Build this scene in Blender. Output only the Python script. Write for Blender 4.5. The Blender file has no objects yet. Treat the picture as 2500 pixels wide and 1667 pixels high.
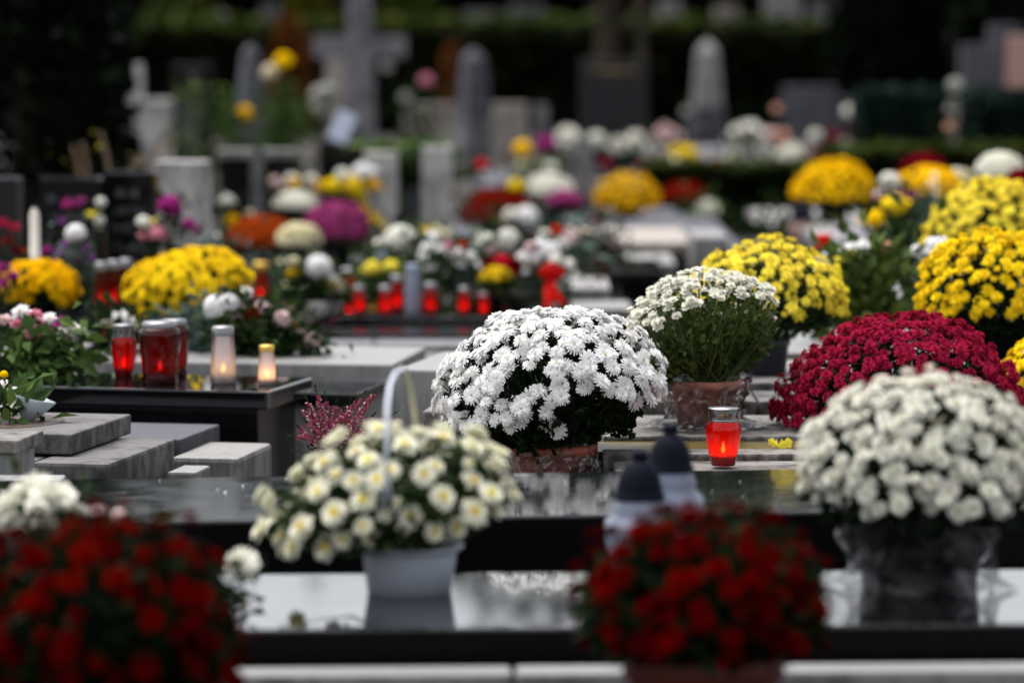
import bpy, bmesh, math, random
import numpy as np
from mathutils import Vector, Matrix, Euler

# ------------------------------------------------------------------ camera, sky, sun, exposure
SC = bpy.context.scene
COL = SC.collection
CAM_H = 1.65
FPX = 9375.0                       # 135 mm on a 36 mm sensor, for a 2500 px wide frame
PITCH = math.atan((833.5 - 50.0) / FPX)
FOCUS = 10.85

cam_data = bpy.data.cameras.new("camera")
cam_data.lens = 135.0
cam_data.sensor_width = 36.0
cam_data.clip_start = 0.1
cam_data.clip_end = 1200.0
cam_data.dof.use_dof = True
cam_data.dof.focus_distance = FOCUS
cam_data.dof.aperture_fstop = 1.8
cam = bpy.data.objects.new("camera", cam_data)
cam.location = (0, 0, CAM_H)
cam.rotation_euler = (math.pi / 2 - PITCH, 0, 0)
COL.objects.link(cam)
SC.camera = cam

SUN_EL, SUN_AZ = math.radians(72), math.radians(-50)     # azimuth from +Y towards +X
world = bpy.data.worlds.new("World")
SC.world = world
world.use_nodes = True
wn = world.node_tree
wn.nodes.clear()
w_out = wn.nodes.new("ShaderNodeOutputWorld")
w_bg = wn.nodes.new("ShaderNodeBackground")
w_sky = wn.nodes.new("ShaderNodeTexSky")
w_sky.sky_type = 'NISHITA'
w_sky.sun_disc = False
w_sky.sun_elevation = SUN_EL
w_sky.sun_rotation = SUN_AZ
w_sky.air_density = 1.0
w_sky.dust_density = 4.0
w_sky.ozone_density = 1.0
w_hsv = wn.nodes.new("ShaderNodeHueSaturation")          # overcast: the blue goes out of the sky
w_hsv.inputs["Saturation"].default_value = 0.28
w_bg.inputs["Strength"].default_value = 0.12
wn.links.new(w_sky.outputs[0], w_hsv.inputs["Color"])
wn.links.new(w_hsv.outputs[0], w_bg.inputs["Color"])
wn.links.new(w_bg.outputs[0], w_out.inputs["Surface"])

sun_data = bpy.data.lights.new("sun", 'SUN')
sun_data.energy = 1.4
sun_data.angle = math.radians(60)
sun_data.color = (1.0, 0.975, 0.94)
sun = bpy.data.objects.new("sun", sun_data)
sd = Vector((math.sin(SUN_AZ) * math.cos(SUN_EL), math.cos(SUN_AZ) * math.cos(SUN_EL), math.sin(SUN_EL)))
sun.rotation_euler = sd.to_track_quat('Z', 'Y').to_euler()
sun.location = (0, 0, 30)
COL.objects.link(sun)

vs = SC.view_settings
vs.view_transform = 'Standard'
vs.look = 'None'
vs.exposure = 1.18
vs.gamma = 1.0
vs.use_curve_mapping = False
SC.render.engine = 'CYCLES'
SC.cycles.use_denoising = True
SC.cycles.max_bounces = 8
SC.cycles.transparent_max_bounces = 16
SC.cycles.caustics_reflective = False
SC.cycles.caustics_refractive = False
SC.cycles.sample_clamp_indirect = 4.0

# ------------------------------------------------------------------ measuring: photo point + distance -> place
CP, SP = math.cos(PITCH), math.sin(PITCH)

def P(px, py, d):
    xv, yv = (px - 1250.0) / FPX, (833.5 - py) / FPX
    t = d / (CP + yv * SP)
    return Vector((xv * t, d, CAM_H + (-SP + yv * CP) * t))

def on_z(px, py, z):
    xv, yv = (px - 1250.0) / FPX, (833.5 - py) / FPX
    t = (z - CAM_H) / (-SP + yv * CP)
    return Vector((xv * t, (CP + yv * SP) * t, z))

def m_of(px, d):                    # a length in photo pixels at distance d, in metres
    return px * d / FPX

# ------------------------------------------------------------------ materials
MATS = {}

def new_mat(name):
    m = bpy.data.materials.new(name)
    m.use_nodes = True
    m.node_tree.nodes.clear()
    out = m.node_tree.nodes.new("ShaderNodeOutputMaterial")
    MATS[name] = m
    return m, m.node_tree, out

def N(t, kind, **kw):
    n = t.nodes.new(kind)
    for k, v in kw.items():
        if k in n.inputs:
            n.inputs[k].default_value = v
        else:
            setattr(n, k, v)
    return n

def rgba(c):
    return (c[0], c[1], c[2], 1.0)

def petal_mat(name, col, var=0.25, trans=0.25, hue=0.008):
    """A petal: diffuse with some light coming through; colour shifts a little from head to head and petal to petal."""
    m, t, out = new_mat(name)
    oi = N(t, "ShaderNodeObjectInfo")
    ge = N(t, "ShaderNodeNewGeometry")
    add = N(t, "ShaderNodeMath", operation='ADD')
    t.links.new(oi.outputs["Random"], add.inputs[0])
    t.links.new(ge.outputs["Random Per Island"], add.inputs[1])
    mr = N(t, "ShaderNodeMapRange")
    mr.inputs["From Max"].default_value = 2.0
    mr.inputs["To Min"].default_value = 1.0 - var
    mr.inputs["To Max"].default_value = 1.0 + var * 0.35
    t.links.new(add.outputs[0], mr.inputs["Value"])
    hsv = N(t, "ShaderNodeHueSaturation")
    hsv.inputs["Color"].default_value = rgba(col)
    mh = N(t, "ShaderNodeMapRange")
    mh.inputs["To Min"].default_value = 0.5 - hue
    mh.inputs["To Max"].default_value = 0.5 + hue
    t.links.new(oi.outputs["Random"], mh.inputs["Value"])
    t.links.new(mh.outputs[0], hsv.inputs["Hue"])
    t.links.new(mr.outputs[0], hsv.inputs["Value"])
    d = N(t, "ShaderNodeBsdfDiffuse")
    tr = N(t, "ShaderNodeBsdfTranslucent")
    t.links.new(hsv.outputs[0], d.inputs["Color"])
    t.links.new(hsv.outputs[0], tr.inputs["Color"])
    mx = N(t, "ShaderNodeMixShader")
    mx.inputs[0].default_value = trans
    t.links.new(d.outputs[0], mx.inputs[1])
    t.links.new(tr.outputs[0], mx.inputs[2])
    t.links.new(mx.outputs[0], out.inputs[0])
    return m

def leaf_mat(name, col, col2, rough=0.55, spec=0.04):
    m, t, out = new_mat(name)
    ge = N(t, "ShaderNodeNewGeometry")
    ramp = N(t, "ShaderNodeMixRGB")
    ramp.inputs[1].default_value = rgba(col)
    ramp.inputs[2].default_value = rgba(col2)
    pw = N(t, "ShaderNodeMath", operation='POWER')
    pw.inputs[1].default_value = 2.2
    t.links.new(ge.outputs["Random Per Island"], pw.inputs[0])
    t.links.new(pw.outputs[0], ramp.inputs[0])
    b = N(t, "ShaderNodeBsdfPrincipled")
    b.inputs["Roughness"].default_value = rough
    b.inputs["Specular IOR Level"].default_value = spec
    t.links.new(ramp.outputs[0], b.inputs["Base Color"])
    tr = N(t, "ShaderNodeBsdfTranslucent")
    t.links.new(ramp.outputs[0], tr.inputs["Color"])
    mx = N(t, "ShaderNodeMixShader")
    mx.inputs[0].default_value = 0.15
    t.links.new(b.outputs[0], mx.inputs[1])
    t.links.new(tr.outputs[0], mx.inputs[2])
    t.links.new(mx.outputs[0], out.inputs[0])
    return m

def plain_mat(name, col, rough=0.5, spec=0.5, metal=0.0, bump=0.0, scale=30.0, var=0.0):
    m, t, out = new_mat(name)
    b = N(t, "ShaderNodeBsdfPrincipled")
    b.inputs["Base Color"].default_value = rgba(col)
    b.inputs["Roughness"].default_value = rough
    b.inputs["Specular IOR Level"].default_value = spec
    b.inputs["Metallic"].default_value = metal
    tc = N(t, "ShaderNodeTexCoord")
    no = N(t, "ShaderNodeTexNoise")
    no.inputs["Scale"].default_value = scale
    no.inputs["Detail"].default_value = 5.0
    t.links.new(tc.outputs["Object"], no.inputs["Vector"])
    if var > 0:
        mx = N(t, "ShaderNodeMixRGB", blend_type='MULTIPLY')
        mx.inputs[0].default_value = 1.0
        mx.inputs[1].default_value = rgba(col)
        mr = N(t, "ShaderNodeMapRange")
        mr.inputs["From Min"].default_value = 0.3
        mr.inputs["From Max"].default_value = 0.7
        mr.inputs["To Min"].default_value = 1.0 - var
        mr.inputs["To Max"].default_value = 1.0 + var * 0.5
        t.links.new(no.outputs[0], mr.inputs["Value"])
        t.links.new(mr.outputs[0], mx.inputs[2])
        t.links.new(mx.outputs[0], b.inputs["Base Color"])
    if bump > 0:
        bp = N(t, "ShaderNodeBump")
        bp.inputs["Strength"].default_value = bump
        bp.inputs["Distance"].default_value = 0.01
        t.links.new(no.outputs[0], bp.inputs["Height"])
        t.links.new(bp.outputs[0], b.inputs["Normal"])
    t.links.new(b.outputs[0], out.inputs[0])
    return m

def granite_mat(name, col, col2, rough=0.07, coat=0.0, speck=420.0, smear=0.0, ior=1.55):
    """Polished stone: fine speckle of two tones, mirror finish; smear = dried rain and dust that roughen it in streaks."""
    m, t, out = new_mat(name)
    tc = N(t, "ShaderNodeTexCoord")
    no = N(t, "ShaderNodeTexNoise")
    no.inputs["Scale"].default_value = speck
    no.inputs["Detail"].default_value = 3.0
    t.links.new(tc.outputs["Object"], no.inputs["Vector"])
    ra = N(t, "ShaderNodeValToRGB")
    ra.color_ramp.elements[0].position = 0.42
    ra.color_ramp.elements[1].position = 0.66
    ra.color_ramp.elements[0].color = rgba(col)
    ra.color_ramp.elements[1].color = rgba(col2)
    t.links.new(no.outputs[0], ra.inputs[0])
    b = N(t, "ShaderNodeBsdfPrincipled")
    t.links.new(ra.outputs[0], b.inputs["Base Color"])
    b.inputs["IOR"].default_value = ior
    b.inputs["Coat Weight"].default_value = coat
    b.inputs["Coat Roughness"].default_value = 0.03
    b.inputs["Roughness"].default_value = rough
    mp = N(t, "ShaderNodeMapping")
    mp.inputs["Scale"].default_value = (5.0, 16.0, 8.0)
    t.links.new(tc.outputs["Object"], mp.inputs["Vector"])
    n2 = N(t, "ShaderNodeTexNoise")
    n2.inputs["Scale"].default_value = 1.6
    n2.inputs["Detail"].default_value = 8.0
    n2.inputs["Roughness"].default_value = 0.65
    t.links.new(mp.outputs[0], n2.inputs["Vector"])
    mr = N(t, "ShaderNodeMapRange")
    mr.inputs["From Min"].default_value = 0.35
    mr.inputs["From Max"].default_value = 0.75
    mr.inputs["To Min"].default_value = rough
    mr.inputs["To Max"].default_value = rough + 0.10 + smear
    t.links.new(n2.outputs[0], mr.inputs["Value"])
    t.links.new(mr.outputs[0], b.inputs["Roughness"])
    if smear > 0:
        bp = N(t, "ShaderNodeBump")
        bp.inputs["Strength"].default_value = 0.12 * smear / 0.1
        bp.inputs["Distance"].default_value = 0.002
        t.links.new(n2.outputs[0], bp.inputs["Height"])
        t.links.new(bp.outputs[0], b.inputs["Normal"])
    t.links.new(b.outputs[0], out.inputs[0])
    return m

def weathered_mat(name, col, dark, amount=0.5, rough=0.75, streak=1.0):
    """Old stone or concrete: lichen-black streaks that run down the sides, blotches on top, grain."""
    m, t, out = new_mat(name)
    tc = N(t, "ShaderNodeTexCoord")
    mp = N(t, "ShaderNodeMapping")
    mp.inputs["Scale"].default_value = (22.0, 22.0, 22.0 - 17.0 * streak)
    t.links.new(tc.outputs["Object"], mp.inputs["Vector"])
    n1 = N(t, "ShaderNodeTexNoise")
    n1.inputs["Scale"].default_value = 1.0
    n1.inputs["Detail"].default_value = 7.0
    n1.inputs["Roughness"].default_value = 0.62
    t.links.new(mp.outputs[0], n1.inputs["Vector"])
    n2 = N(t, "ShaderNodeTexNoise")
    n2.inputs["Scale"].default_value = 4.5
    n2.inputs["Detail"].default_value = 4.0
    t.links.new(tc.outputs["Object"], n2.inputs["Vector"])
    mul = N(t, "ShaderNodeMath", operation='MULTIPLY')
    t.links.new(n1.outputs[0], mul.inputs[0])
    t.links.new(n2.outputs[0], mul.inputs[1])
    ra = N(t, "ShaderNodeValToRGB")
    ra.color_ramp.elements[0].position = 0.12 + 0.16 * amount
    ra.color_ramp.elements[1].position = 0.22 + 0.22 * amount
    ra.color_ramp.elements[0].color = rgba(dark)
    ra.color_ramp.elements[1].color = rgba(col)
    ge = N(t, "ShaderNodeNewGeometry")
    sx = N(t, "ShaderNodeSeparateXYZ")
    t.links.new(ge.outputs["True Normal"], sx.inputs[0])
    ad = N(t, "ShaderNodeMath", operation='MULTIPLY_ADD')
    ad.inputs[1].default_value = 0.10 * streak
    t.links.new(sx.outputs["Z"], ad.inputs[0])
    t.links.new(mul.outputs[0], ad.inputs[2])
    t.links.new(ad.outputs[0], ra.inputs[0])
    n3 = N(t, "ShaderNodeTexNoise")
    n3.inputs["Scale"].default_value = 160.0
    n3.inputs["Detail"].default_value = 3.0
    t.links.new(tc.outputs["Object"], n3.inputs["Vector"])
    mr = N(t, "ShaderNodeMapRange")
    mr.inputs["To Min"].default_value = 0.72
    mr.inputs["To Max"].default_value = 1.25
    t.links.new(n3.outputs[0], mr.inputs["Value"])
    mx = N(t, "ShaderNodeMixRGB", blend_type='MULTIPLY')
    mx.inputs[0].default_value = 1.0
    t.links.new(ra.outputs[0], mx.inputs[1])
    t.links.new(mr.outputs[0], mx.inputs[2])
    b = N(t, "ShaderNodeBsdfPrincipled")
    b.inputs["Roughness"].default_value = rough
    b.inputs["Specular IOR Level"].default_value = 0.3
    t.links.new(mx.outputs[0], b.inputs["Base Color"])
    bp = N(t, "ShaderNodeBump")
    bp.inputs["Strength"].default_value = 0.4
    bp.inputs["Distance"].default_value = 0.004
    t.links.new(n1.outputs[0], bp.inputs["Height"])
    t.links.new(bp.outputs[0], b.inputs["Normal"])
    t.links.new(b.outputs[0], out.inputs[0])
    return m

def glass_mat(name, col, clear=0.5, glow=0.0):
    """Coloured votive glass: light passes tinted, some scatters in the glass, the outside shines."""
    m, t, out = new_mat(name)
    tp = N(t, "ShaderNodeBsdfTransparent")
    tp.inputs[0].default_value = rgba(col)
    tl = N(t, "ShaderNodeBsdfTranslucent")
    tl.inputs[0].default_value = rgba(col)
    m1 = N(t, "ShaderNodeMixShader")
    m1.inputs[0].default_value = clear
    t.links.new(tl.outputs[0], m1.inputs[1])
    t.links.new(tp.outputs[0], m1.inputs[2])
    gl = N(t, "ShaderNodeBsdfGlossy")
    gl.inputs["Roughness"].default_value = 0.04
    fr = N(t, "ShaderNodeFresnel")
    fr.inputs[0].default_value = 1.45
    m2 = N(t, "ShaderNodeMixShader")
    t.links.new(fr.outputs[0], m2.inputs[0])
    t.links.new(m1.outputs[0], m2.inputs[1])
    t.links.new(gl.outputs[0], m2.inputs[2])
    t.links.new(m2.outputs[0], out.inputs[0])
    return m

def film_mat(name, milky=0.06, tint=(0.80, 0.82, 0.86), gloss=1.0):
    """Cellophane: clear film whose creases mirror the sky in shards, milky where it is bunched."""
    m, t, out = new_mat(name)
    tc = N(t, "ShaderNodeTexCoord")
    no = N(t, "ShaderNodeTexNoise")
    no.inputs["Scale"].default_value = 16.0
    no.inputs["Detail"].default_value = 3.0
    no.inputs["Distortion"].default_value = 2.0
    t.links.new(tc.outputs["Object"], no.inputs["Vector"])
    bp = N(t, "ShaderNodeBump")
    bp.inputs["Strength"].default_value = 0.5
    bp.inputs["Distance"].default_value = 0.02
    t.links.new(no.outputs[0], bp.inputs["Height"])
    tp = N(t, "ShaderNodeBsdfTransparent")
    tp.inputs[0].default_value = (0.96, 0.96, 0.97, 1)
    gl = N(t, "ShaderNodeBsdfGlossy")
    gl.inputs["Roughness"].default_value = 0.05
    t.links.new(bp.outputs[0], gl.inputs["Normal"])
    fr = N(t, "ShaderNodeFresnel")
    fr.inputs[0].default_value = 1.5
    t.links.new(bp.outputs[0], fr.inputs["Normal"])
    mu = N(t, "ShaderNodeMath", operation='MULTIPLY')
    mu.inputs[1].default_value = gloss
    t.links.new(fr.outputs[0], mu.inputs[0])
    m1 = N(t, "ShaderNodeMixShader")
    t.links.new(mu.outputs[0], m1.inputs[0])
    t.links.new(tp.outputs[0], m1.inputs[1])
    t.links.new(gl.outputs[0], m1.inputs[2])
    df = N(t, "ShaderNodeBsdfDiffuse")
    df.inputs[0].default_value = rgba(tint)
    ra = N(t, "ShaderNodeValToRGB")
    ra.color_ramp.elements[0].position = 0.56
    ra.color_ramp.elements[1].position = 0.70
    ra.color_ramp.elements[0].color = (milky * 0.2, milky * 0.2, milky * 0.2, 1)
    ra.color_ramp.elements[1].color = (milky * 4, milky * 4, milky * 4, 1)
    t.links.new(no.outputs[0], ra.inputs[0])
    m2 = N(t, "ShaderNodeMixShader")
    t.links.new(ra.outputs[0], m2.inputs[0])
    t.links.new(m1.outputs[0], m2.inputs[1])
    t.links.new(df.outputs[0], m2.inputs[2])
    t.links.new(m2.outputs[0], out.inputs[0])
    return m

def emit_mat(name, col, strength):
    m, t, out = new_mat(name)
    e = N(t, "ShaderNodeEmission")
    e.inputs[0].default_value = rgba(col)
    e.inputs[1].default_value = strength
    t.links.new(e.outputs[0], out.inputs[0])
    return m

# petals
petal_mat("petal_white", (0.88, 0.87, 0.86), var=0.16)
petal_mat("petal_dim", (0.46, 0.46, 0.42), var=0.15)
petal_mat("petal_ivory", (0.84, 0.83, 0.74), var=0.12)
petal_mat("petal_creamwhite", (0.86, 0.85, 0.70), var=0.14)
petal_mat("petal_cream", (0.80, 0.74, 0.50), var=0.15)
petal_mat("petal_yellow", (0.95, 0.70, 0.018), var=0.18)
petal_mat("petal_lemon", (0.95, 0.80, 0.085), var=0.16)
petal_mat("petal_gold", (0.95, 0.58, 0.006), var=0.2)
petal_mat("petal_orange", (0.42, 0.055, 0.008), var=0.3)
petal_mat("petal_red", (0.125, 0.0010, 0.0008), hue=0.002, var=0.75)
petal_mat("petal_scarlet", (0.62, 0.012, 0.008), var=0.3)
petal_mat("petal_darkred", (0.20, 0.003, 0.004), var=0.35)
petal_mat("petal_crimson", (0.36, 0.014, 0.052), hue=0.004, var=0.4)
petal_mat("petal_purple", (0.36, 0.026, 0.20), var=0.25)
petal_mat("petal_violet", (0.30, 0.07, 0.34), var=0.3)
petal_mat("petal_pink", (0.70, 0.26, 0.34), var=0.25)
petal_mat("petal_blush", (0.82, 0.60, 0.60), var=0.15)
petal_mat("petal_peach", (0.75, 0.42, 0.30), var=0.15)
petal_mat("centre_yellow", (0.80, 0.62, 0.05), var=0.1)
petal_mat("centre_green", (0.62, 0.64, 0.18), var=0.1)
petal_mat("centre_wine", (0.10, 0.004, 0.012), var=0.1)
petal_mat("heather_bloom", (0.40, 0.085, 0.16), var=0.4)
petal_mat("heather_pale", (0.72, 0.45, 0.42), var=0.25)
# leaves and stems
leaf_mat("leaf_dark", (0.0046, 0.0102, 0.0046), (0.0162, 0.0301, 0.0102))
leaf_mat("leaf_mid", (0.0101, 0.0227, 0.0076), (0.0441, 0.0756, 0.0189))
leaf_mat("leaf_olive", (0.034, 0.058, 0.012), (0.13, 0.18, 0.035), spec=0.1)
leaf_mat("leaf_fresh", (0.0336, 0.0672, 0.0202), (0.1075, 0.1747, 0.0403))
leaf_mat("leaf_grey", (0.07, 0.11, 0.09), (0.16, 0.22, 0.18))
leaf_mat("leaf_yellowing", (0.0240, 0.0360, 0.0060), (0.2100, 0.1800, 0.0120))
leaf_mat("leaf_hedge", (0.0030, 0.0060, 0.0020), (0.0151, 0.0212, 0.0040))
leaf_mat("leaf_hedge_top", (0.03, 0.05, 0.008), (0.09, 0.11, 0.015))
leaf_mat("leaf_evergreen", (0.0025, 0.0050, 0.0025), (0.0084, 0.0143, 0.0059))
leaf_mat("leaf_box", (0.0064, 0.0176, 0.0128), (0.0200, 0.0440, 0.0320))
leaf_mat("leaf_rust", (0.10, 0.03, 0.008), (0.22, 0.08, 0.015))
leaf_mat("stem_green", (0.05, 0.085, 0.03), (0.11, 0.16, 0.055))
leaf_mat("stem_pale", (0.09, 0.14, 0.05), (0.17, 0.24, 0.09))
leaf_mat("stem_dry", (0.16, 0.11, 0.07), (0.30, 0.22, 0.15))
# stone
granite_mat("granite_mirror", (0.002, 0.002, 0.0025), (0.006, 0.006, 0.007), rough=0.02, coat=0.6, ior=1.5)
granite_mat("granite_wet", (0.003, 0.004, 0.0045), (0.012, 0.014, 0.015), rough=0.03, smear=0.02, ior=1.5)
granite_mat("granite_black", (0.003, 0.003, 0.004), (0.009, 0.009, 0.011), rough=0.08, ior=1.38)
granite_mat("granite_low_reflect", (0.002, 0.002, 0.0025), (0.006, 0.006, 0.007), rough=0.25, ior=1.2)  # polished stone with its reflection cut down, so upright faces stay black
granite_mat("granite_graphite", (0.0104, 0.0111, 0.0130), (0.0208, 0.0215, 0.0247), rough=0.3, ior=1.35)
granite_mat("granite_grey", (0.0700, 0.0700, 0.0770), (0.1680, 0.1680, 0.1820), rough=0.16)
granite_mat("granite_pale", (0.38, 0.38, 0.40), (0.58, 0.58, 0.60), rough=0.22)
granite_mat("granite_rose", (0.36, 0.20, 0.16), (0.50, 0.30, 0.25), rough=0.25)
granite_mat("granite_brown", (0.10, 0.07, 0.06), (0.20, 0.16, 0.14), rough=0.2)
weathered_mat("stone_weathered", (0.1361, 0.1285, 0.1260), (0.0353, 0.0333, 0.0333), amount=0.45, streak=0.6)
weathered_mat("stone_kerb", (0.2097, 0.1966, 0.1802), (0.0524, 0.0491, 0.0459), amount=0.48, streak=0.5)
weathered_mat("stone_pale", (0.2465, 0.2386, 0.2307), (0.0994, 0.0954, 0.0915), amount=0.30, rough=0.55)
weathered_mat("stone_white", (0.2540, 0.2506, 0.2471), (0.1373, 0.1305, 0.1270), amount=0.22, rough=0.4)
weathered_mat("stone_marble", (0.46, 0.44, 0.425), (0.20, 0.19, 0.18), amount=0.28)
weathered_mat("stone_beige", (0.3276, 0.2898, 0.2583), (0.1575, 0.1323, 0.1134), amount=0.30)
weathered_mat("stone_grey", (0.1814, 0.1754, 0.1875), (0.0726, 0.0726, 0.0786), amount=0.35)
weathered_mat("stone_slate", (0.0822, 0.0822, 0.0977), (0.0360, 0.0360, 0.0437), amount=0.35)
weathered_mat("ground_gravel", (0.0714, 0.0609, 0.0525), (0.0252, 0.0210, 0.0181), amount=0.5, streak=0.0, rough=0.9)
weathered_mat("moss_wet", (0.13, 0.09, 0.022), (0.045, 0.035, 0.010), amount=0.5, rough=0.25)
weathered_mat("bark", (0.0600, 0.0375, 0.0200), (0.0150, 0.0100, 0.0060), amount=0.55)
plain_mat("soil", (0.02, 0.014, 0.010), rough=0.9, bump=0.6, scale=60)
# pots, lamps
plain_mat("pot_salmon", (0.52, 0.19, 0.13), rough=0.5, spec=0.2, var=0.2, scale=18)
plain_mat("pot_terracotta", (0.40, 0.11, 0.065), rough=0.45, spec=0.4, var=0.2, scale=18)
plain_mat("pot_red", (0.10, 0.014, 0.008), rough=0.45, spec=0.4, var=0.2, scale=18)
plain_mat("pot_black", (0.006, 0.006, 0.007), rough=0.5, spec=0.08)
plain_mat("pot_slate", (0.045, 0.05, 0.065), rough=0.4)
plain_mat("pot_white", (0.68, 0.74, 0.86), rough=0.42, spec=0.45)
plain_mat("plastic_handle", (0.52, 0.55, 0.62), rough=0.35)
plain_mat("plastic_tie", (0.72, 0.70, 0.45), rough=0.4)
plain_mat("tin", (0.26, 0.26, 0.27), rough=0.34, metal=1.0, bump=0.1, scale=80)
plain_mat("tin_bright", (0.34, 0.34, 0.34), rough=0.3, metal=1.0, bump=0.1, scale=80)
plain_mat("tin_dark", (0.10, 0.11, 0.14), rough=0.33, metal=0.6)
plain_mat("lid_slate", (0.008, 0.009, 0.016), rough=0.45, spec=0.02)
plain_mat("brass", (0.65, 0.42, 0.09), rough=0.35, metal=0.9)
plain_mat("wax", (0.85, 0.80, 0.72), rough=0.6)
plain_mat("wax_red", (0.60, 0.03, 0.02), rough=0.6)
plain_mat("porcelain", (0.24, 0.275, 0.36), rough=0.3, spec=0.5)
plain_mat("letter_grey", (0.075, 0.075, 0.08), rough=0.6)
plain_mat("letter_gold", (0.45, 0.30, 0.10), rough=0.4, metal=0.5)
plain_mat("paper_white", (0.40, 0.46, 0.50), rough=0.7)
plain_mat("plaque", (0.42, 0.46, 0.58), rough=0.3)
plain_mat("ribbon_red", (0.55, 0.004, 0.003), rough=0.5, spec=0.08)
glass_mat("glass_red", (0.72, 0.004, 0.003), clear=0.6)
glass_mat("glass_lit", (0.80, 0.014, 0.003), clear=0.62)
glass_mat("glass_darkred", (0.34, 0.002, 0.005), clear=0.6)
glass_mat("glass_clear", (0.92, 0.91, 0.92), clear=0.78)
glass_mat("glass_frost", (0.90, 0.84, 0.86), clear=0.35)
film_mat("film", milky=0.10, gloss=1.0)
film_mat("film_dark", milky=0.02, gloss=0.6)
emit_mat("flame_bright", (1.0, 0.62, 0.16), 22.0)
emit_mat("flame", (1.0, 0.55, 0.13), 2.2)

# ------------------------------------------------------------------ mesh helpers
def link(name, data, parent=None, loc=None, rot=None, scale=None):
    o = bpy.data.objects.new(name, data)
    COL.objects.link(o)
    if parent is not None:
        o.parent = parent
    if loc is not None:
        o.location = loc
    if rot is not None:
        o.rotation_euler = rot
    if scale is not None:
        o.scale = scale if hasattr(scale, "__len__") else (scale,) * 3
    return o

def tag(o, label=None, cat=None, group=None, kind=None):
    if label: o["label"] = label
    if cat: o["category"] = cat
    if group: o["group"] = group
    if kind: o["kind"] = kind
    return o

def thing(name, label, cat, loc, yaw=0.0, group=None):
    o = link(name, None, loc=loc, rot=(0, 0, yaw))
    o.empty_display_size = 0.05
    return tag(o, label, cat, group)

class MB:
    """Collects faces, then builds ONE mesh object."""
    def __init__(self):
        self.v, self.f, self.mi, self.sm = [], [], [], []
    def add(self, verts, faces, mi=0, smooth=False):
        b = len(self.v)
        self.v.extend([tuple(p) for p in verts])
        for f in faces:
            self.f.append(tuple(b + i for i in f))
            self.mi.append(mi)
            self.sm.append(smooth)
    def lathe(self, prof, seg=24, mi=0, smooth=True, c=(0, 0, 0), ax=1.0, ay=1.0, wob=None):
        n = len(prof)
        V, Fc = [], []
        for j in range(seg):
            a = 2 * math.pi * j / seg
            for i, (r, z) in enumerate(prof):
                k = 1.0 if wob is None else wob(a, i, z)
                V.append((c[0] + r * k * ax * math.cos(a), c[1] + r * k * ay * math.sin(a), c[2] + z))
        for j in range(seg):
            for i in range(n - 1):
                a, b = j * n + i, ((j + 1) % seg) * n + i
                Fc.append((a, b, b + 1, a + 1))
        self.add(V, Fc, mi, smooth)
    def tube(self, pts, r, seg=5, mi=0, smooth=True, cap=False):
        pts = [Vector(p) for p in pts]
        n = len(pts)
        V, Fc = [], []
        for i, p in enumerate(pts):
            t = (pts[min(i + 1, n - 1)] - pts[max(i - 1, 0)])
            t = t.normalized() if t.length > 1e-9 else Vector((0, 0, 1))
            s = t.cross(Vector((0.31, 0.2, 0.93)))
            s = s.normalized() if s.length > 1e-4 else t.cross(Vector((1, 0, 0))).normalized()
            u = t.cross(s)
            rr = r[i] if hasattr(r, "__len__") else r
            for j in range(seg):
                a = 2 * math.pi * j / seg
                V.append(p + s * (rr * math.cos(a)) + u * (rr * math.sin(a)))
        for i in range(n - 1):
            for j in range(seg):
                k = (j + 1) % seg
                Fc.append((i * seg + j, i * seg + k, (i + 1) * seg + k, (i + 1) * seg + j))
        if cap:
            Fc.append(tuple(range(seg - 1, -1, -1)))
            Fc.append(tuple((n - 1) * seg + j for j in range(seg)))
        self.add(V, Fc, mi, smooth)
    def box(self, x0, x1, y0, y1, z0, z1, mi=0):
        V = [(x0, y0, z0), (x1, y0, z0), (x1, y1, z0), (x0, y1, z0), (x0, y0, z1), (x1, y0, z1), (x1, y1, z1), (x0, y1, z1)]
        self.add(V, [(3, 2, 1, 0), (4, 5, 6, 7), (0, 1, 5, 4), (1, 2, 6, 5), (2, 3, 7, 6), (3, 0, 4, 7)], mi)
    def mesh(self, name, mats):
        me = bpy.data.meshes.new(name)
        me.from_pydata(self.v, [], self.f)
        for m in ([mats] if isinstance(mats, str) else mats):
            me.materials.append(MATS[m])
        me.polygons.foreach_set("material_index", self.mi)
        me.polygons.foreach_set("use_smooth", self.sm)
        me.update()
        return me
    def build(self, name, mats, parent=None, loc=None, rot=None):
        return link(name, self.mesh(name, mats), parent, loc, rot)

def bevel_mesh(name, mat, pts_bottom, pts_top, bev=0.006, seg=2):
    """A prism between two equal loops with rounded edges."""
    bm = bmesh.new()
    b = [bm.verts.new(p) for p in pts_bottom]
    t = [bm.verts.new(p) for p in pts_top]
    n = len(b)
    bm.faces.new(b[::-1]); bm.faces.new(t)
    for i in range(n):
        bm.faces.new((b[i], b[(i + 1) % n], t[(i + 1) % n], t[i]))
    bmesh.ops.recalc_face_normals(bm, faces=bm.faces)
    if bev > 0:
        bmesh.ops.bevel(bm, geom=list(bm.edges), offset=bev, segments=seg, profile=0.6, affect='EDGES')
    me = bpy.data.meshes.new(name)
    bm.to_mesh(me); bm.free()
    me.materials.append(MATS[mat])
    return me

def block(name, mat, x0, x1, y0, y1, z0, z1, parent=None, bev=0.006, taper=0.0):
    tx, ty = (x1 - x0) * taper / 2, (y1 - y0) * taper / 2
    B = [(x0, y0, z0), (x1, y0, z0), (x1, y1, z0), (x0, y1, z0)]
    T = [(x0 + tx, y0 + ty, z1), (x1 - tx, y0 + ty, z1), (x1 - tx, y1 - ty, z1), (x0 + tx, y1 - ty, z1)]
    return link(name, bevel_mesh(name, mat, B, T, bev), parent)

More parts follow.
